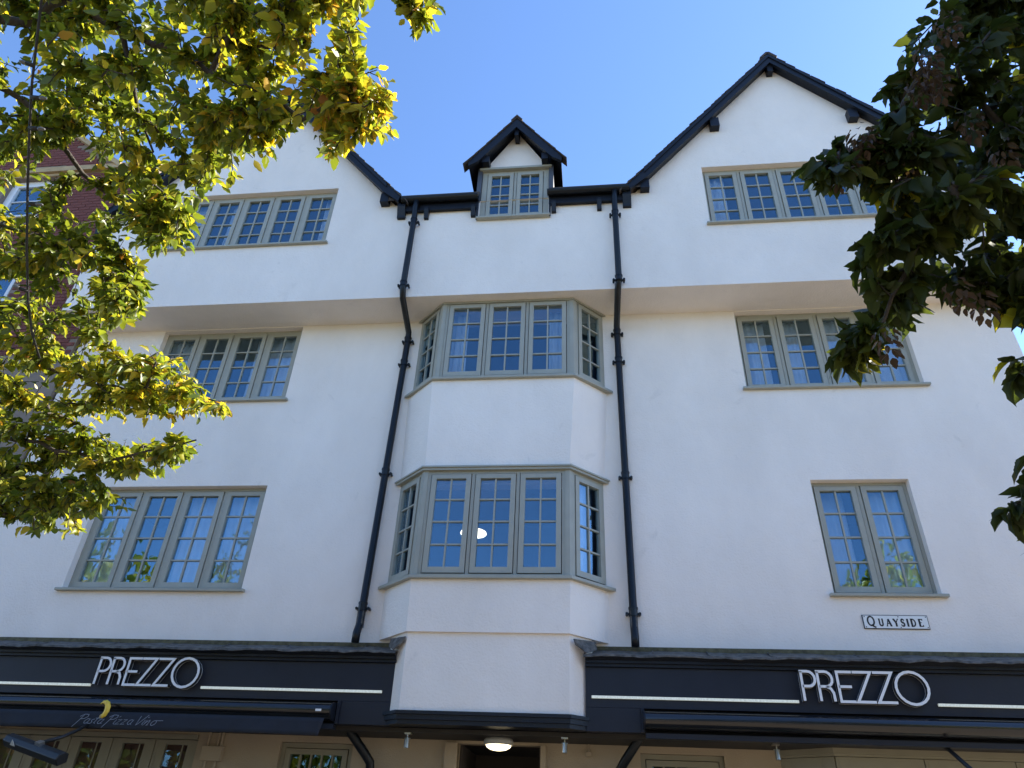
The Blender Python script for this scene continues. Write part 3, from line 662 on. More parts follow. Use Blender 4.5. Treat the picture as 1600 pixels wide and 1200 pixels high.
# printed handwriting on the valance
def script_text():
    o = []; x = 0.0
    def st(p): o.append(([(x + q[0] + q[1] * .42, q[1]) for q in p], False))
    def a_(): st(arc(.045, .045, .035, .04, 60, 330, 8)); st([(.078, .085), (.072, .02), (.095, .005)])
    def s_(): st([(.06, .08), (.025, .07), (.03, .05), (.055, .03), (.04, .005), (.005, .005)])
    def t_(): st([(.03, .15), (.022, .02), (.05, .005)]); st([(-.01, .095), (.075, .1)])
    def P_(): st([(.0, -.06), (.02, .06), (.03, .15)]); st([(-.02, .12), (.03, .16), (.10, .155), (.115, .12), (.08, .085), (.03, .08)])
    def i_(): st([(.02, .085), (.015, .02), (.035, .003)]); st([(.03, .125), (.045, .14)])
    def z_(): st([(.0, .08), (.06, .085), (.0, .005), (.065, .01)])
    def V_(): st([(.0, .15), (.03, .0), (.05, .02), (.11, .17)])
    def n_(): st([(.0, .085), (.0, .0), (.01, .05), (.045, .085), (.055, .06), (.05, .0), (.07, .01)])
    def o_(): st(arc(.04, .042, .035, .042, 80, 430, 10) + [(.16, .085)])
    for ch in 'Pasta Pizza Vino':
        if ch == ' ': x += .055; continue
        {'a': a_, 's': s_, 't': t_, 'P': P_, 'i': i_, 'z': z_, 'V': V_, 'n': n_, 'o': o_}[ch]()
        x += {'P': .115, 'V': .10, 'i': .05, 's': .075, 't': .065}.get(ch, .095)
    return o, x
ls, tw = script_text(); sc = .93 / tw
ls = [([(px_ * sc, pz * sc * .88) for px_, pz in l[0]], False) for l in ls]
tx = MB(); strokes(ls, .0056, 0, .002, mb=tx)
tx.v = [(x_ , vy(x_ - 5.65, .55 + 0) + .40 - .018 + y_ - (z_ - .06) * -.28 , z_) for x_, y_, z_ in tx.v]
to = tx.obj('handwritten_print', 'script', awl); to.location = (-5.65 - ox, 0, 2.565 - 2.69)
awning(.468, 5.78, 'closed glossy black awning cassette under the right fascia')

# street name plate
q = empty('street_name_plate', (2.943, -.002, 3.811)); tag(q, 'small white street name plate reading QUAYSIDE on the wall', 'sign')
PW, PH = .69, .153
MB().box(0, PW, -.012, .0, 0, PH).obj('rim', 'ink', q, bevel=.002)
MB().box(.008, PW - .008, -.015, -.0121, .008, PH - .008).obj('plate', 'white', q)
def serif(h):
    g = {}; k = .10
    def sf(x, z, w=.16): return ([(x - w / 2, z), (x + w / 2, z)], False, .45)
    g['Q'] = ([(arc(.36, .5, .32, .47, 0, 342, 19), True, .8), ([(.36, .12), (.55, -.05), (.78, -.16)], False, .8)], .80)
    g['U'] = ([([(.14, 1), (.14, .35)] + arc(.36, .3, .22, .27, 180, 360, 8) + [(.58, 1)], False, .8), sf(.14, 1, .24), sf(.58, 1, .22)], .74)
    g['A'] = ([([(.06, 0), (.34, 1)], False, .5), ([(.34, 1), (.64, 0)], False, 1), ([(.17, .36), (.54, .36)], False, .45), sf(.06, 0, .2), sf(.64, 0, .24)], .72)
    g['Y'] = ([([(.05, 1), (.34, .48)], False, 1), ([(.62, 1), (.34, .48)], False, .5), ([(.34, .5), (.34, 0)], False, 1), sf(.05, 1, .22), sf(.62, 1, .2), sf(.34, 0, .26)], .68)
    g['S'] = ([([(.47, .74), (.46, .97)], False, .4), (arc(.28, .74, .17, .24, 40, 270, 9) + arc(.28, .255, .19, .245, 90, -140, 10), False, .85), ([(.07, .28), (.07, .02)], False, .4)], .55)
    g['I'] = ([([(.15, 0), (.15, 1)], False, 1), sf(.15, 0, .26), sf(.15, 1, .26)], .34)
    g['D'] = ([([(.15, 0), (.15, 1)], False, 1), ([(.02, 1), (.25, 1)] + arc(.28, .5, .36, .5, 80, -80, 10) + [(.25, 0), (.02, 0)], False, .7)], .76)
    g['E'] = ([([(.15, 0), (.15, 1)], False, 1), ([(.02, 1), (.54, 1), (.54, .82)], False, .5), ([(.15, .52), (.42, .52)], False, .5), ([(.02, 0), (.57, 0), (.58, .2)], False, .5)], .66)
    return g
G = serif(1); x = .045
for ch, h in zip('QUAYSIDE', [.105] + [.076] * 7):
    ls, adv = G[ch]; ls = [([(a * h, b * h) for a, b in l[0]], l[1], l[2]) for l in ls]
    strokes(ls, .020 if h < .1 else .021, -.0165, -.0152, ox=x, oz=.032).obj('letter', 'ink', q); x += adv * h * 1.28 + .0085
for a, b in ((.022, .02), (.022, PH - .02), (PW - .022, .02), (PW - .022, PH - .02), (PW * .55, PH - .02), (PW * .56, .018)):
    MB().tube([(a, -.0185, b), (a, -.0155, b)], .006, 8).obj('screw', 'ink', q)

# spotlights under the soffit
for i, (x, lab) in enumerate(((-2.07, 'small steel spotlight under the bay left of the doorway'), (-.37, 'small steel spotlight under the bay right of the doorway'), (1.795, 'small steel spotlight by the right shop bay'))):
    r = empty('spotlight', (x, -.06, 2.62)); tag(r, lab, 'spotlight', 'downward spotlights')
    MB().box(-.035, .035, -.02, .05, -.005, .011).obj('mounting_plate', 'chrome', r)
    MB().tube([(0, 0, -.004), (0, 0, -.05)], .008, 8).obj('stem', 'chrome', r)
    b = MB(); b.tube([(0, -.012, -.045), (0, -.02, -.14)], .026, 14); b.box(-.03, .03, -.008, .008, -.05, -.042); b.obj('lamp_body', 'chrome', r, smooth=False)
# porch lamp
r = empty('ceiling_lamp', (-1.11, .22, 2.632)); tag(r, 'round lit ceiling lamp with a grey rim in the dark doorway', 'lamp')
MB().lathe([(.0, 0.0), (.15, 0.0), (.165, -.03), (.16, -.062), (.143, -.068), (.143, -.055)], (0, 0, 0), 32).obj('rim', 'lamprim', r, smooth=True)
MB().lathe([(.143, -.056), (.13, -.085), (.09, -.108), (.04, -.118), (0.0, -.12)], (0, 0, 0), 32).obj('diffuser', 'lampglow', r, smooth=True)
# lit pendant in the first floor bay room
r = empty('room_lamp', (-1.83, 1.69, 6.42)); tag(r, 'round lit ceiling lamp seen through the first floor bay window', 'lamp')
MB().tube([(0, 0, 0.0), (0, 0, -.78)], .01, 8).obj('stem', 'chrome', r)
MB().lathe([(0, -.775), (.12, -.78), (.195, -.80), (.20, -.82), (.14, -.842), (0, -.85)], (0, 0, 0), 28).obj('shade', 'pendant', r, smooth=True)
# junction box, sensor
r = empty('junction_box', (-4.49, GY - .001, 2.33)); tag(r, 'cream square junction box with conduits beside the glazed doors', 'box')
MB().box(-.125, .125, -.075, 0, 0, .155).obj('cover', 'cream', r, bevel=.006)
for x in (-.09, .03, .075): MB().tube([(x, -.02, .155), (x, -.02, .30)], .016, 8).obj('conduit', 'cream', r)
for x in (-.07, .05): MB().tube([(x, -.02, 0), (x, -.02, -1.6)], .016, 8).obj('conduit', 'cream', r)
r = empty('wall_sensor', (-.125, GY - .001, 2.505)); tag(r, 'tiny cream wall sensor on a thin conduit', 'sensor')
MB().box(-.032, .032, -.05, 0, 0, .05).obj('housing', 'cream', r, bevel=.006); MB().tube([(0, -.02, .05), (0, -.02, .125)], .009, 8).obj('conduit', 'cream', r); MB().lathe([(.0, .05), (.018, .055), (.018, .075), (.0, .08)], (0, -.02, 0), 10).obj('gland', 'cream', r)
# infrared heaters on arms
def heater(p, rz, ry, arm, lab):
    r = empty('patio_heater', p); tag(r, lab, 'heater', 'infrared heaters'); r.rotation_euler = (rad(28), rad(ry), rad(rz))
    L_ = .86; h = MB(); h.prism_x([(-.05, -.055), (.05, -.055), (.07, .02), (.03, .055), (-.03, .055), (-.07, .02)], -L_ / 2, L_ / 2); h.obj('shell', 'heater', r, bevel=.008)
    MB().box(-L_ / 2 + .05, L_ / 2 - .10, -.042, .042, -.058, -.0555).obj('emitter_glass', 'heaterface', r)
    MB().prism_y([(-.30, .0), (-.22, .0), (-.26, .06)], -.0725, -.068).obj('warning_label', 'lamprim', r)
    MB().box(.03, .10, -.03, .03, .055, .085).obj('bracket', 'chrome', r)
    inv = r.matrix_basis.inverted()
    a = MB().tube([inv @ Vector(q_) for q_ in arm], .018, 8); a.obj('arm', 'heater', r, smooth=True)
P0 = (-5.72, -.9, 2.275)
heater(P0, -14, 12, [(P0[0] + .05, -.90, 2.33), (P0[0] + .10, -.89, 2.35), (P0[0] + .18, -.80, 2.40), (P0[0] + .20, -.60, 2.50), (P0[0] + .20, -.30, 2.68)], 'long black infrared heater hanging under the left valance')
r = MB().tube([(3.36, -.12, 2.655), (3.39, -.25, 2.60), (3.44, -.42, 2.45), (3.58, -.55, 2.25), (3.70, -.62, 2.12)], .02, 8).obj('heater_arm', 'heater', None, smooth=True)
tag(r, 'curved black heater arm hanging below the right awning', 'bracket')
# yellow leaf caught on the left awning
lf = MB(); v = []; f = []
for i in range(9):
    t = i / 8; a = rad(-100 + 235 * t); w = .030 * math.sin(math.pi * min(1, t * .92 + .08)) + .006; c = (.062 * math.cos(a), .075 * math.sin(a) - .005)
    v += [(c[0] * (1 - w / .08), -.01 - .02 * math.sin(math.pi * t), c[1] * (1 - w / .08)), (c[0], -.025 * math.sin(math.pi * t) - .012, c[1]), (c[0] * (1 + w / .08), -.012, c[1] * (1 + w / .08))]
for i in range(8):
    for j in range(2): a = i * 3 + j; f.append((a, a + 1, a + 4, a + 3))
lo = lf.add(v, f).obj('fallen_leaf', 'yleaf', None, smooth=True); lo.location = (-5.40, -.492, 2.722); sm = lo.modifiers.new('solid', 'SOLIDIFY'); sm.thickness = .002
tag(lo, 'curled yellow leaf caught on the left awning above the handwriting', 'leaf')

# curtains behind the glass
def curtain(x0, x1, z0, z1, y, where):
    n = int((x1 - x0) / .018) + 4; v = []; f = []
    for i in range(n + 1):
        x = x0 + (x1 - x0) * i / n; yy = y + .022 * math.sin(i * .9 + x0 * 3) + .010 * math.sin(i * .37)
        v += [(x - x0, yy - y, 0), (x - x0 + .006 * math.sin(i), (yy - y) * .6, z1 - z0)]
    for i in range(n): f.append((2 * i, 2 * i + 2, 2 * i + 3, 2 * i + 1))
    o = MB().add(v, f).obj('sheer_curtain', 'curtain', None, smooth=True); o.location = (x0, y, z0); sm = o.modifiers.new('solid', 'SOLIDIFY'); sm.thickness = .002
    tag(o, where, 'curtain', 'sheer curtains')
for a in [(1.88, 2.20, 9.29, 10.95, YJ + .22, 'white sheer curtain at the left end of the right gable window'), (4.10, 4.62, 9.29, 10.95, YJ + .22, 'white sheer curtain at the right end of the right gable window'),
          (-4.42, -4.22, 9.29, 10.95, YJ + .22, 'white sheer curtain at the right end of the left gable window'), (-6.10, -5.90, 9.29, 10.95, YJ + .22, 'narrow white curtain in the middle of the left gable window'), (-6.95, -6.6, 9.29, 10.95, YJ + .22, 'white sheer curtain at the left end of the left gable window'),
          (2.14, 2.55, 6.55, 8.3, .24, 'white sheer curtain in the left light of the right second floor window'), (2.70, 3.05, 6.55, 8.3, .24, 'white sheer curtain in the second light of the right second floor window'), (3.30, 4.40, 6.55, 8.3, .24, 'white sheer curtain in the right lights of the right second floor window'),
          (-5.3, -4.54, 6.55, 8.3, .24, 'white sheer curtain in the right light of the left second floor window'), (-6.75, -6.3, 6.55, 8.3, .24, 'white sheer curtain in the left light of the left second floor window'),
          (-2.02, -1.78, 6.55, 8.3, -.22, 'white curtain at the left of the second floor bay'), (-.58, -.34, 6.55, 8.3, -.22, 'white curtain at the right of the second floor bay'),
          (-6.80, -6.22, 3.65, 5.75, .24, 'white sheer curtain in the left light of the left first floor window'), (-5.60, -5.06, 3.65, 5.75, .24, 'white sheer curtain in the third light of the left first floor window'), (-4.98, -4.46, 3.65, 5.75, .24, 'white sheer curtain in the right light of the left first floor window'),
          (3.27, 3.84, 3.65, 5.75, .24, 'white sheer curtain in the right light of the right first floor window'), (2.74, 3.14, 3.65, 5.75, .32, 'white sheer curtain in the left light of the right first floor window'), (-.26, -.06, 3.65, 5.75, -.06, 'white curtain in the right cheek of the first floor bay')]:
    curtain(*a)

# ================================================================= BRICK BUILDING at left
K = empty('brick_building', (-11.2, 0, 0)); tag(K, 'red brick gabled building with stone bands beyond the white building', 'building'); KX = -11.2
BX0, BX1, KY = -15.5, -8.27, -.04
holes = [(-11.35, -10.35, 11.25, 12.35), (-11.6, -10.0, 8.0, 9.95), (-14.2, -13.0, 8.0, 9.95), (-14.2, -13.0, 11.25, 12.35)]
mb = MB(); wall_faces(mb, BX0 - KX, BX1 - KX, 0, lambda x: max(12.55, 14.15 - abs(x) * 0.78), [(a - KX, b - KX, c, d) for a, b, c, d in holes], KY, .2, brk=[0, 2.05, -2.05])
mb.add([(BX1 - KX, KY, 0), (BX1 - KX, 5, 0), (BX1 - KX, 5, 12.55), (BX1 - KX, KY, 12.55)], [(0, 1, 2, 3)])
kw = mb.obj('wall', 'mortar', K)
bm_ = MB().box(-.1075, .1075, -.012, .004, -.0325, .0325).mesh('brick', 'brick'); bm_.materials[0] = MT['brick']
hm_ = MB().box(-.051, .051, -.012, .004, -.0325, .0325).mesh('half_brick', 'brick')
# bricks: rows of stretchers and headers (each visible one its own piece, the rest joined)
rest = MB(); cand = []
def inhole(x, z): return any(a - .11 < x < b + .11 and c - .25 < z < d + .30 for a, b, c, d in holes)
row = 0; z = 8.0
while z < 14.1:
    st = (row % 2) * .1125; x = BX0 + .13 + st
    while x < BX1 - .12:
        tz = max(12.55, 14.15 - abs(x - KX) * .78) - .12
        if z < tz and not inhole(x, z) and not (12.40 < z < 12.62) and not (10.02 < z < 10.32):
            c = M.T @ (np.array([x, KY, z]) - CAM); u, vv = 800 + F * c[0] / c[2], 600 + F * c[1] / c[2]
            cand.append((x, z, u, vv))
        x += .225
    z += .075; row += 1
vis = [c for c in cand if -5 < c[2] < 165 and 200 < c[3] < 460]
vis.sort(key=lambda c: (abs(c[2] - 115) + abs(c[3] - 300) * .8)); big = vis[:290]; bs = set((c[0], c[1]) for c in big)
for (x, z, u, v_) in cand:
    if (x, z) in bs: inst('brick', bm_, kw, (x - KX, KY + random.uniform(-.002, .002), z))
    else: rest.box(x - KX - .1075, x - KX + .1075, KY - .012, KY + .004, z - .0325, z + .0325)
o = rest.obj('brickwork', 'brick', kw); o['kind'] = 'stuff'
mb = MB(); mb.box(BX0 - KX, BX1 - KX, KY - .09, KY + .05, 12.42, 12.50); mb.box(BX0 - KX, BX1 - KX, KY - .05, KY + .05, 12.5005, 12.60); mb.obj('string_course', 'stone', K)
MB().box(BX0 - KX, BX1 - KX, KY - .06, KY + .05, 10.04, 10.30).obj('stone_band', 'stone', K)
MB().box(-11.7 - KX, -9.9 - KX, KY - .035, KY + .05, 12.352, 12.415).obj('stone_lintel', 'stone', K)
for s in (-1, 1):
    p = [(0, 14.12), (s * 2.15, 14.12 - 2.15 * .78), (s * 2.15, 14.24 - 2.15 * .78), (0, 14.24)]
    if s < 0: p = p[::-1]
    MB().prism_y(p, KY - .10, KY + .25).obj('gable_coping', 'stone', K)
mb = MB(); mb.prism_y([(0, 14.05), (2.05, 12.5), (-2.05, 12.5)][::-1], .3, 4.5); mb.box(BX0 - KX, BX1 - KX, .3, 4.5, 12.3, 12.5); mb.obj('roof', 'tile', K)
for a, b, c, d in holes:
    window((a - KX + .003, KY + .09, c + .003), b - a - .006, d - c - .006, 1, parent=K, name='sash_window', cols=1, rows=2, mt='winwhite', fr=.09, sillx=.06, silld=.14)
MB().box(BX0 - KX, BX1 - KX, .6, .7, 7, 12.3).obj('room_wall', 'indark', K)

# ================================================================= TREES
def leaf_template(n=5, serr=0.0):
    """ovate pointed leaf along +x, length 1, folded on its midrib and drooping at the tip"""
    mid = []; lf = []; rt = []
    prof = [0.0, .17, .255, .27, .215, .165, .085, 0.0]; xs = [0, .12, .27, .42, .60, .74, .89, 1.0]
    for i, (x, w) in enumerate(zip(xs, prof)):
        zz = -.24 * x * x; k = (.0, .05)[i % 2]; w *= (1.0, 1.10)[i % 2]; mid.append((x, 0, zz)); lf.append((x + k, w, zz + .42 * w)); rt.append((x + k, -w, zz + .42 * w))
    v = mid + lf[1:-1] + rt[1:-1]; n = len(mid); L = lambda i: n + i - 1; Rr = lambda i: n + len(lf) - 2 + i - 1
    f = [(0, 1, L(1)), (0, Rr(1), 1)]
    for i in range(1, n - 2): f += [(i, i + 1, L(i + 1)), (i, L(i + 1), L(i)), (i, Rr(i + 1), i + 1), (i, Rr(i), Rr(i + 1))]
    f += [(n - 2, n - 1, L(n - 2)), (n - 2, Rr(n - 2), n - 1)]
    return np.array(v), np.array(f)
TV, TF = leaf_template()
def scatter_mesh(name, material, pos, dirs, ups, size, tone, parent, tv=TV, tf=TF):
    pos = np.array(pos); d = np.array(dirs); d /= np.linalg.norm(d, axis=1)[:, None]; u = np.array(ups)
    s = np.cross(u, d); s /= (np.linalg.norm(s, axis=1)[:, None] + 1e-9); u = np.cross(d, s)
    size = np.array(size); k = len(pos)
    wob = RNG.uniform(.7, 1.15, (k, 1)); curl = RNG.uniform(-.2, 2.3, (k, 1))
    V = pos[:, None, :] + size[:, None, None] * (tv[None, :, 0:1] * d[:, None, :] + tv[None, :, 1:2] * (s * wob)[:, None, :] + tv[None, :, 2:3] * (u * curl)[:, None, :])
    V = V.reshape(-1, 3); Fc = (tf[None] + (np.arange(k) * len(tv))[:, None, None]).reshape(-1, 3)
    me = bpy.data.meshes.new(name); me.vertices.add(len(V)); me.vertices.foreach_set('co', V.ravel())
    me.loops.add(len(Fc) * 3); me.loops.foreach_set('vertex_index', Fc.ravel().astype(np.int32))
    me.polygons.add(len(Fc)); me.polygons.foreach_set('loop_start', np.arange(0, len(Fc) * 3, 3, dtype=np.int32)); me.polygons.foreach_set('loop_total', np.full(len(Fc), 3, dtype=np.int32))
    me.update(calc_edges=True); at = me.attributes.new('tone', 'FLOAT', 'POINT'); at.data.foreach_set('value', np.repeat(np.array(tone), len(tv)).astype(np.float32))
    me.materials.append(MT[material]); me.polygons.foreach_set('use_smooth', [True] * len(me.polygons))
    o = bpy.data.objects.new(name, me); COL.objects.link(o); o.parent = parent; return o
def in_poly(x, y, P):
    c = False; j = len(P) - 1
    for i in range(len(P)):
        if (P[i][1] > y) != (P[j][1] > y) and x < (P[j][0] - P[i][0]) * (y - P[i][1]) / (P[j][1] - P[i][1]) + P[i][0]: c = not c
        j = i
    return c
def grow(limbs, attractors, maxstep=.16):
    """limbs: list of polylines (fixed skeleton). attractors get joined greedily to the nearest node, giving forked twigs"""
    P = []; par = []; fixed_r = []
    for pl, r0, r1, attach in limbs:
        pl = [np.array(p, float) for p in pl]
        prev = -1
        if attach and P: prev = int(np.argmin(np.linalg.norm(np.array(P) - pl[0], axis=1)))
        L = [np.linalg.norm(b - a) for a, b in zip(pl[:-1], pl[1:])]; T = sum(L); acc = 0
        for i in range(len(pl) - 1):
            k = max(1, int(L[i] / .14))
            for j in range(k if i < len(pl) - 2 else k + 1):
                t = j / k; P.append(pl[i] * (1 - t) + pl[i + 1] * t + RNG.normal(0, .012, 3)); par.append(prev); fixed_r.append(r0 + (r1 - r0) * (acc + L[i] * t) / T); prev = len(P) - 1
            acc += L[i]
    nf = len(P); A = np.array(attractors); P = list(P)
    done = np.zeros(len(A), bool); best = np.full(len(A), 1e9); who = np.zeros(len(A), int)
    Q = np.array(P)
    for i in range(len(A)):
        dd = np.linalg.norm(Q - A[i], axis=1); who[i] = dd.argmin(); best[i] = dd.min()
    tips = []
    for _ in range(len(A)):
        b2 = np.where(done, 1e9, best); i = int(b2.argmin()); done[i] = True
        a = P[who[i]]; b = A[i]; L = best[i]; k = max(1, int(L / maxstep)); prev = who[i]; n0 = len(P)
        sag = np.array([0, 0, .10 * L])
        for j in range(1, k + 1):
            t = j / k; P.append(a * (1 - t) + b * t + sag * math.sin(math.pi * t) + (RNG.normal(0, .012, 3) if j < k else 0)); par.append(prev); prev = len(P) - 1
        tips.append(prev)
        new = np.array(P[n0:])
        dd = np.linalg.norm(A[:, None, :] - new[None], axis=2); m = dd.min(1); am = dd.argmin(1)
        upd = m < best; best[upd] = m[upd]; who[upd] = n0 + am[upd]
    n = len(P); cnt = np.zeros(n)
    for t in tips: cnt[t] += 1
    for i in range(n - 1, -1, -1):
        if par[i] >= 0: cnt[par[i]] += cnt[i]
    r = [max(fixed_r[i], 0.0) if i < nf else min(.022, .0021 * (max(cnt[i], 1)) ** .47) for i in range(n)]
    return np.array(P), par, r, nf, tips
def branch_mesh(mb, P, par, r, i0, i1, n):
    for i in range(i0, i1):
        if par[i] < 0: continue
        a, b = P[par[i]], P[i]; ra, rb = min(r[par[i]], r[i] * 1.5), r[i]
        mb.tube([a, b], [ra, rb], n, cap=False)
def tree(name, label, base, limbs, attractors, leafmat, lsize, tonef, per, crown_label=None, droop=.5, fruit=None):
    T = empty(name, base); tag(T, label, 'tree'); bl = np.array(base)
    P, par, r, nf, tips = grow(limbs, attractors)
    mb = MB(); branch_mesh(mb, P - bl, par, r, 0, nf, 8); mb.obj('trunk', 'bark', T, smooth=True)
    mb = MB(); branch_mesh(mb, P - bl, par, r, nf, len(P), 4); mb.obj('twigs', 'bark', T, smooth=True)
    pos = []; dr = []; up = []; sz = []; tn = []
    for t in tips:
        # walk back along the twig, leaves alternate left and right
        chain = [t]; L = 0
        while par[chain[-1]] >= nf and L < .42: L += np.linalg.norm(P[par[chain[-1]]] - P[chain[-1]]); chain.append(par[chain[-1]])
        if par[chain[-1]] >= 0: chain.append(par[chain[-1]])
        pts = [P[c] for c in chain]
        seg = [np.linalg.norm(b - a) for a, b in zip(pts[:-1], pts[1:])]; tot = max(sum(seg), .05)
        k = per + int(RNG.integers(-2, 3)); tw = RNG.uniform(0, 6.28); ct = RNG.normal(0, 1)
        for j in range(k):
            s = min(tot, .42) * (j / k) ** .9; q = 0
            while q < len(seg) - 1 and s > seg[q]: s -= seg[q]; q += 1
            f_ = s / max(seg[q], 1e-6) if seg else 0; f_ = min(f_, 1); p = pts[q] * (1 - f_) + pts[min(q + 1, len(pts) - 1)] * f_
            ax = pts[q] - pts[min(q + 1, len(pts) - 1)]; ax = ax / (np.linalg.norm(ax) + 1e-9) if np.linalg.norm(ax) > 1e-6 else np.array([0, 0, 1.])
            sd = np.cross(ax, [0, 0, 1.]); sd = sd / (np.linalg.norm(sd) + 1e-6) * (1 if j % 2 else -1)
            d = ax * RNG.uniform(.3, 1.0) + sd * RNG.uniform(.5, 1.1) + np.array([0, 0, -droop * RNG.uniform(.2, 1.6)]) + RNG.normal(0, .30, 3)
            if j == 0: d = ax + np.array([0, 0, -droop]) + RNG.normal(0, .2, 3)
            u = np.array([0, 0, 1.]) + RNG.normal(0, .75, 3)
            d /= np.linalg.norm(d); size = lsize * RNG.uniform(.6, 1.2)
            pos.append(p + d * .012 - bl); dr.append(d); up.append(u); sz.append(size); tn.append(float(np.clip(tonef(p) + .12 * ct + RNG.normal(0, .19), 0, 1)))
    c = scatter_mesh('crown', leafmat, pos, dr, up, sz, tn, T)
    if fruit:
        # hanging bunches of dry winged bracts
        pos = []; dr = []; up = []; sz = []; tn = []
        for p in fruit:
            for j in range(26):
                t = j / 26; a = j * 2.4; rr = .030 * (1 - .4 * t); q = np.array(p) + np.array([math.cos(a) * rr, math.sin(a) * rr, -.12 * t])
                pos.append(q - bl); dr.append((math.cos(a) * .8, math.sin(a) * .8, -.8)); up.append((0, 0, 1)); sz.append(RNG.uniform(.028, .045)); tn.append(RNG.uniform(0, 1))
        scatter_mesh('seed_bunches', 'fruit', pos, dr, up, sz, tn, T)['kind'] = 'stuff'
    return T, len(tn)

def sample_poly(P, n, dfun, holes=()):
    xs = [p[0] for p in P]; ys = [p[1] for p in P]; out = []
    while len(out) < n:
        x, y = RNG.uniform(min(xs), max(xs)), RNG.uniform(min(ys), max(ys))
        if not in_poly(x, y, P): continue
        if any(((x - h[0]) / h[2]) ** 2 + ((y - h[1]) / h[3]) ** 2 < 1 for h in holes): continue
        out.append(px(x, y, dfun(x, y)))
    return out
# ---- left tree: yellowing hornbeam, lit from the right
polyL = [(-60, -60), (575, -60), (575, 0), (580, 40), (555, 75), (560, 105), (605, 130), (612, 160), (600, 195), (565, 200), (545, 228), (520, 240), (490, 225), (470, 190), (440, 205), (420, 240), (385, 250), (365, 285), (320, 300), (300, 335), (285, 375), (250, 362), (205, 372), (205, 400), (222, 425), (212, 470), (180, 492), (165, 525), (185, 548), (270, 548), (262, 575), (290, 600), (355, 635), (320, 628), (250, 640), (150, 640), (115, 662), (200, 690), (300, 682), (305, 692), (270, 718), (220, 728), (160, 748), (210, 790), (140, 795), (115, 820), (75, 828), (55, 805), (-60, 800)]
holesL = [(22, 62, 34, 26), (15, 150, 34, 30), (285, 128, 26, 16), (150, 90, 14, 10), (215, 20, 16, 12), (265, 228, 18, 12), (105, 248, 40, 26), (128, 315, 36, 34), (25, 300, 34, 24), (20, 440, 24, 18), (85, 765, 22, 12), (30, 700, 20, 12), (130, 210, 20, 14)]
def dL(x, y):
    base = 3.45 + max(0, 560 - x) * .0012 + max(0, y - 150) * .0016
    return base + RNG.uniform(-.28, .75) * (0.35 + .65 * min(1, max(0, (600 - x) / 350)))
attL = sample_poly(polyL, 1650, dL, holesL)
attL += sample_poly([(25, 820), (60, 800), (130, 790), (120, 830), (75, 838)], 10, lambda x, y: 4.5 + RNG.uniform(-.1, .2))
attL += sample_poly([(618, -30), (690, -30), (695, 20), (668, 50), (632, 25)], 18, lambda x, y: 3.0 + RNG.uniform(-.1, .1))
for pl, n_ in (([(180, 560), (282, 545), (302, 598), (376, 650), (330, 648), (250, 655), (150, 650)], 100), ([(110, 668), (200, 690), (296, 680), (318, 692), (278, 728), (220, 738), (130, 758)], 70),
               ([(-20, 700), (120, 760), (222, 795), (150, 803), (115, 832), (70, 838), (40, 815), (-20, 808)], 85), ([(520, 120), (575, 90), (618, 145), (612, 200), (560, 225), (520, 250), (490, 240)], 55),
               ([(180, 400), (230, 430), (230, 480), (190, 505), (150, 500)], 50), ([(230, 300), (305, 320), (295, 390), (215, 385)], 60)):
    attL += sample_poly(pl, n_, dL)
BASEL = (-5.2, -5.3, 0.0)
for _ in range(1700):                                   # the rest of the crown, outside the picture
    a = RNG.uniform(0, 2 * math.pi); rr = 2.7 * math.sqrt(RNG.uniform(.05, 1)); z = RNG.uniform(3.0, 7.6)
    sh = math.sqrt(max(.05, 1 - ((z - 4.9) / 3.0) ** 2)); p = np.array([BASEL[0] + rr * sh * math.cos(a), BASEL[1] + rr * sh * math.sin(a), z])
    c = M.T @ (p - CAM); u, v_ = 800 + F * c[0] / max(c[2], .01), 600 + F * c[1] / max(c[2], .01)
    if c[2] < .3 or u < -90 or v_ < -90 or v_ > 1290: attL.append(p)
f3 = lambda *a: [tuple(px(*q)) for q in a]
limbsL = [([(-5.2, -5.3, 0), (-5.15, -5.32, 1.6), (-5.0, -5.4, 2.9), (-4.85, -5.5, 4.2), (-4.8, -5.6, 5.6), (-4.9, -5.5, 6.8)], .15, .03, False),
          ([(-5.0, -5.4, 2.9)] + f3((-60, 30, 4.3), (40, 32, 4.2), (110, 8, 4.0), (170, 35, 3.95), (270, 75, 3.85), (400, 150, 3.7), (470, 180, 3.6), (560, 170, 3.55)), .055, .008, True),
          ([(-4.9, -5.45, 3.6)] + f3((-40, 120, 4.4), (40, 160, 4.3), (85, 215, 4.3), (130, 270, 4.35), (220, 340, 4.3), (280, 350, 4.25)), .04, .007, True),
          ([(-5.05, -5.35, 2.5)] + f3((-60, 330, 4.9), (60, 370, 4.8), (120, 400, 4.75), (200, 420, 4.6)), .035, .006, True),
          ([(-5.1, -5.3, 2.2)] + f3((-70, 520, 5.0), (40, 560, 4.9), (150, 600, 4.8), (260, 612, 4.6), (340, 628, 4.5)), .035, .005, True),
          ([(-5.1, -5.3, 2.1)] + f3((-70, 660, 4.9), (60, 690, 4.8), (150, 722, 4.7), (230, 705, 4.5), (300, 688, 4.4)), .03, .005, True),
          (f3((190, 42, 3.95), (205, 110, 3.9), (220, 180, 3.95), (235, 235, 4.0)), .018, .006, True),
          (f3((330, 110, 3.8), (370, 40, 3.7), (430, 5, 3.6), (520, -20, 3.4), (640, -60, 3.05), (655, -20, 3.0)), .016, .005, True)]
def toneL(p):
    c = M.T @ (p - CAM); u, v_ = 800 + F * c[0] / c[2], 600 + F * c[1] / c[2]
    return .29 + .27 * min(1, max(0, (u - 250) / 350)) + (.14 if 520 < v_ < 660 else 0) - (.25 if u > 605 and v_ < 70 else 0)  # shade on the top sprig is put into a darker leaf tone
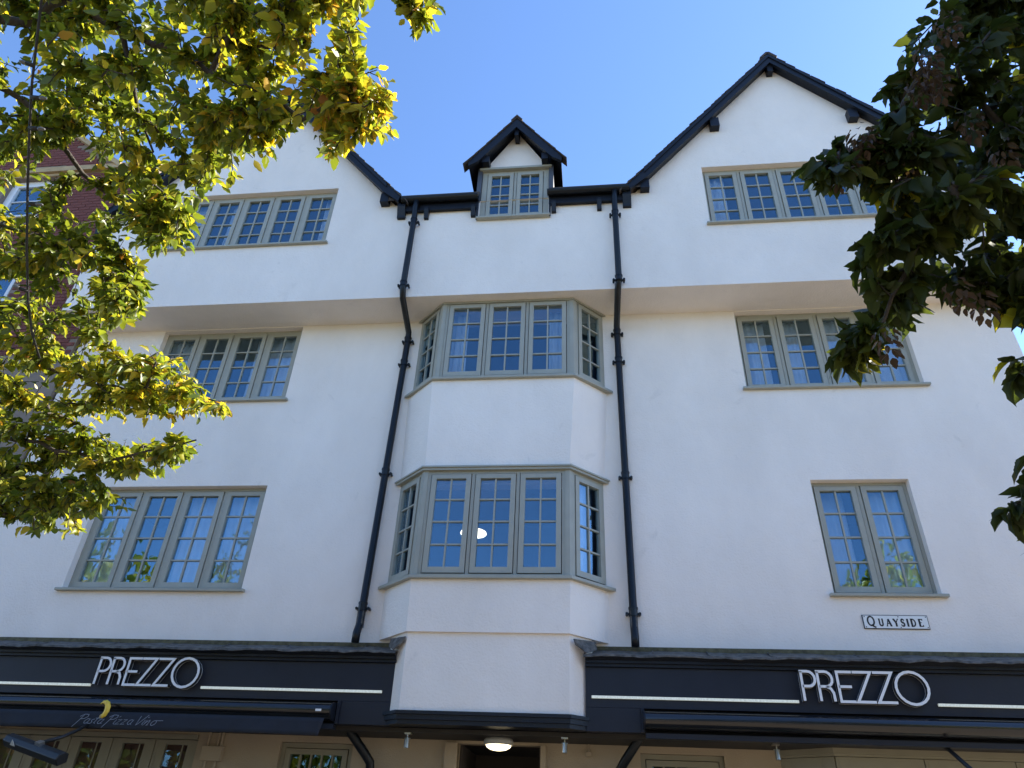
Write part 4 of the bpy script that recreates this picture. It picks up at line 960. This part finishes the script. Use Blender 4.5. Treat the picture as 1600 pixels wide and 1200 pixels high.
tree('autumn_tree', 'yellow green autumn hornbeam tree reaching in from the left', BASEL, limbsL, attL, 'leafA', .070, toneL, 13)
# ---- right tree: darker hornbeam with hanging brown seed bunches
polyR = [(1470, -60), (1450, 10), (1432, 40), (1412, 72), (1405, 110), (1388, 132), (1392, 165), (1375, 182), (1350, 205), (1305, 235), (1272, 258), (1300, 278), (1345, 272), (1380, 300), (1388, 345), (1372, 362), (1350, 378), (1335, 405), (1345, 430), (1352, 455), (1350, 490), (1340, 520), (1345, 555), (1365, 545), (1385, 500), (1425, 490), (1455, 440), (1480, 450), (1500, 468), (1550, 455), (1590, 490), (1680, 540), (1680, -60)]
def dR(x, y): return 2.62 + .5 * max(0, (300 - y) / 300) + RNG.uniform(-.2, .7) * min(1, max(.25, (x - 1260) / 220))
attR = sample_poly(polyR, 430, dR, [(1470, 195, 12, 9), (1590, 265, 20, 16), (1585, 380, 22, 22), (1495, 370, 10, 8), (1545, 425, 14, 10), (1570, 330, 14, 10)])
for pl, n_ in (([(1252, 262), (1300, 243), (1345, 262), (1300, 283)], 16), ([(1316, 525), (1345, 490), (1368, 545), (1345, 582), (1316, 562)], 16), ([(1375, 280), (1420, 270), (1430, 300), (1385, 312)], 10)):
    attR += sample_poly(pl, n_, lambda x, y: 2.7 + RNG.uniform(-.1, .15))
for pl in ([(1575, 560), (1610, 550), (1610, 600), (1580, 605)], [(1582, 715), (1620, 700), (1620, 740)], [(1560, 770), (1620, 750), (1620, 800), (1570, 812)], [(1600, 845), (1640, 830), (1640, 860)]):
    attR += sample_poly(pl, 3, lambda x, y: 2.5 + RNG.uniform(-.1, .1))
BASER = (3.55, -6.5, 0.0)
k = 0
while k < 1900:
    a = RNG.uniform(0, 2 * math.pi); rr = 2.3 * math.sqrt(RNG.uniform(.03, 1)); z = RNG.uniform(2.6, 6.6)
    sh = math.sqrt(max(.05, 1 - ((z - 4.4) / 2.5) ** 2)); p = np.array([BASER[0] + rr * sh * math.cos(a), BASER[1] + rr * sh * math.sin(a), z])
    c = M.T @ (p - CAM); u, v_ = 800 + F * c[0] / max(c[2], .01), 600 + F * c[1] / max(c[2], .01)
    k += 1
    if c[2] < .3 or u > 1690 or v_ < -90 or v_ > 1300: attR.append(p)
limbsR = [([(3.55, -6.5, 0), (3.5, -6.5, 1.4), (3.4, -6.5, 2.6), (3.35, -6.45, 4.0), (3.4, -6.5, 5.6)], .13, .025, False),
          ([(3.4, -6.5, 2.7)] + f3((1700, 330, 3.1), (1600, 240, 3.0), (1520, 150, 3.0), (1440, 110, 3.0), (1400, 170, 2.95), (1330, 235, 2.9)), .04, .006, True),
          ([(3.45, -6.5, 2.3)] + f3((1720, 420, 2.9), (1590, 230, 2.9), (1560, 300, 2.8), (1480, 350, 2.7), (1420, 420, 2.65), (1370, 520, 2.6)), .035, .006, True),
          ([(3.45, -6.5, 2.4), (2.7, -6.2, 3.2)] + f3((1660, 560, 2.6), (1610, 570, 2.55)), .025, .005, True),
          ([(2.7, -6.2, 3.2)] + f3((1680, 700, 2.55), (1600, 770, 2.5)), .012, .004, True)]
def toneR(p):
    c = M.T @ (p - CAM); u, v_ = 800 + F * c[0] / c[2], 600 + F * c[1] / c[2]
    return .86 if any((u - a) ** 2 + (v_ - b) ** 2 < r_ * r_ for a, b, r_ in ((1350, 560, 22), (1385, 290, 20), (1330, 472, 12), (1592, 485, 16), (1560, 285, 14), (1575, 130, 14), (1455, 195, 8))) else .30  # spots of sunlit leaves painted in as a yellower tone
fr = [px(x, y, d) for x, y, d in ((1445, 75, 2.75), (1430, 130, 2.75), (1405, 205, 2.75), (1355, 208, 2.75), (1325, 230, 2.75), (1302, 258, 2.75), (1510, 180, 2.7), (1560, 225, 2.6), (1490, 440, 2.5), (1525, 455, 2.5), (1475, 30, 2.8), (1380, 515, 2.5), (1410, 255, 2.7), (1460, 120, 2.7), (1340, 200, 2.72), (1440, 100, 2.72))]
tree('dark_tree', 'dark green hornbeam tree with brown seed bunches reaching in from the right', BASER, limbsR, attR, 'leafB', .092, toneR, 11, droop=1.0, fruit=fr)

# ================================================================= festoon cable through the left tree
pth = [px(x, y, d) for x, y, d in ((75, -60, 3.35), (65, 0, 3.4), (58, 60, 3.45), (50, 130, 3.5), (46, 210, 3.6), (43, 300, 3.7), (42, 390, 3.8), (44, 470, 3.95), (50, 520, 4.05), (62, 560, 4.1))]
r = MB().tube([tuple(p) for p in pth], .0062, 7).obj('festoon_cable', 'cable', None, smooth=True); tag(r, 'black festoon cable with unlit bulbs hanging in the left tree', 'cable')
for (x, y, d, s) in ((54, 103, 3.48, -1), (49, 152, 3.52, 1), (46, 200, 3.58, 1), (43, 318, 3.72, 1), (44, 455, 3.92, -1)):
    p = Vector(px(x, y, d)); e = Vector(px(x + s * 24, y + (-8 if s < 0 else 2), d - .02)); dv = (e - p)
    b = MB().tube([p, p + dv * .55], .011, 8).obj('bulb_holder', 'cable', r, smooth=True)
    MB().tube([p + dv * .55, p + dv * .75, p + dv * 1.0], [.010, .012, .005], 8).obj('bulb', 'bulb', r, smooth=True)

# ================================================================= trees across the quay, behind the camera (tall ones seen in the panes, low middle ones added to block sky)
proto = None
for i, (x, sc_) in enumerate(((-29, 1.2), (-21.5, 1.3), (-15.5, 1.22), (-8, .72), (-2.5, .66), (3, .74), (10.2, 1.28), (17.5, 1.15), (26, 1.25))):
    y = -21.5 + 1.6 * math.sin(i * 2.3)
    if proto is None:
        pos = []; dr = []; up = []; sz = []; tn = []
        for j in range(5200):
            d = RNG.normal(0, 1, 3); d /= np.linalg.norm(d); q = d * RNG.uniform(.55, 1) * np.array([3.9, 3.2, 4.3]) * (1 + .12 * math.sin(d[0] * 7) * math.cos(d[2] * 6)) + np.array([0, 0, 5.1])
            pos.append(q); dr.append(RNG.normal(0, 1, 3)); up.append(RNG.normal(0, 1, 3)); sz.append(RNG.uniform(.25, .42)); tn.append(float(np.clip(RNG.normal(.5, .2), 0, 1)))
        root = empty('quayside_tree'); c = scatter_mesh('crown', 'leafA', pos, dr, up, sz, tn, root)
        t = MB(); t.tube([(0, 0, 0), (.05, 0, 2), (0, .05, 4), (.1, 0, 6.5)], [.2, .16, .13, .05], 8)
        for a in range(6): t.tube([(0, 0, 2.6 + a * .35), (1.2 * math.cos(a * 2.4), 1.2 * math.sin(a * 2.4), 4 + a * .3), (2.4 * math.cos(a * 2.4), 2.4 * math.sin(a * 2.4), 5 + a * .4)], [.09, .06, .02], 6)
        tr = t.obj('trunk', 'bark', root, smooth=True); proto = (root, c, tr)
    else:
        root = proto[0].copy(); COL.objects.link(root)
        for ch in proto[1:]: k_ = ch.copy(); COL.objects.link(k_); k_.parent = root
    root.location = (x, y, 0); root.rotation_euler = (0, 0, i * 1.3); root.scale = (sc_,) * 3
    tag(root, 'autumn tree standing across the quay behind the viewer', 'tree', 'trees across the quay')
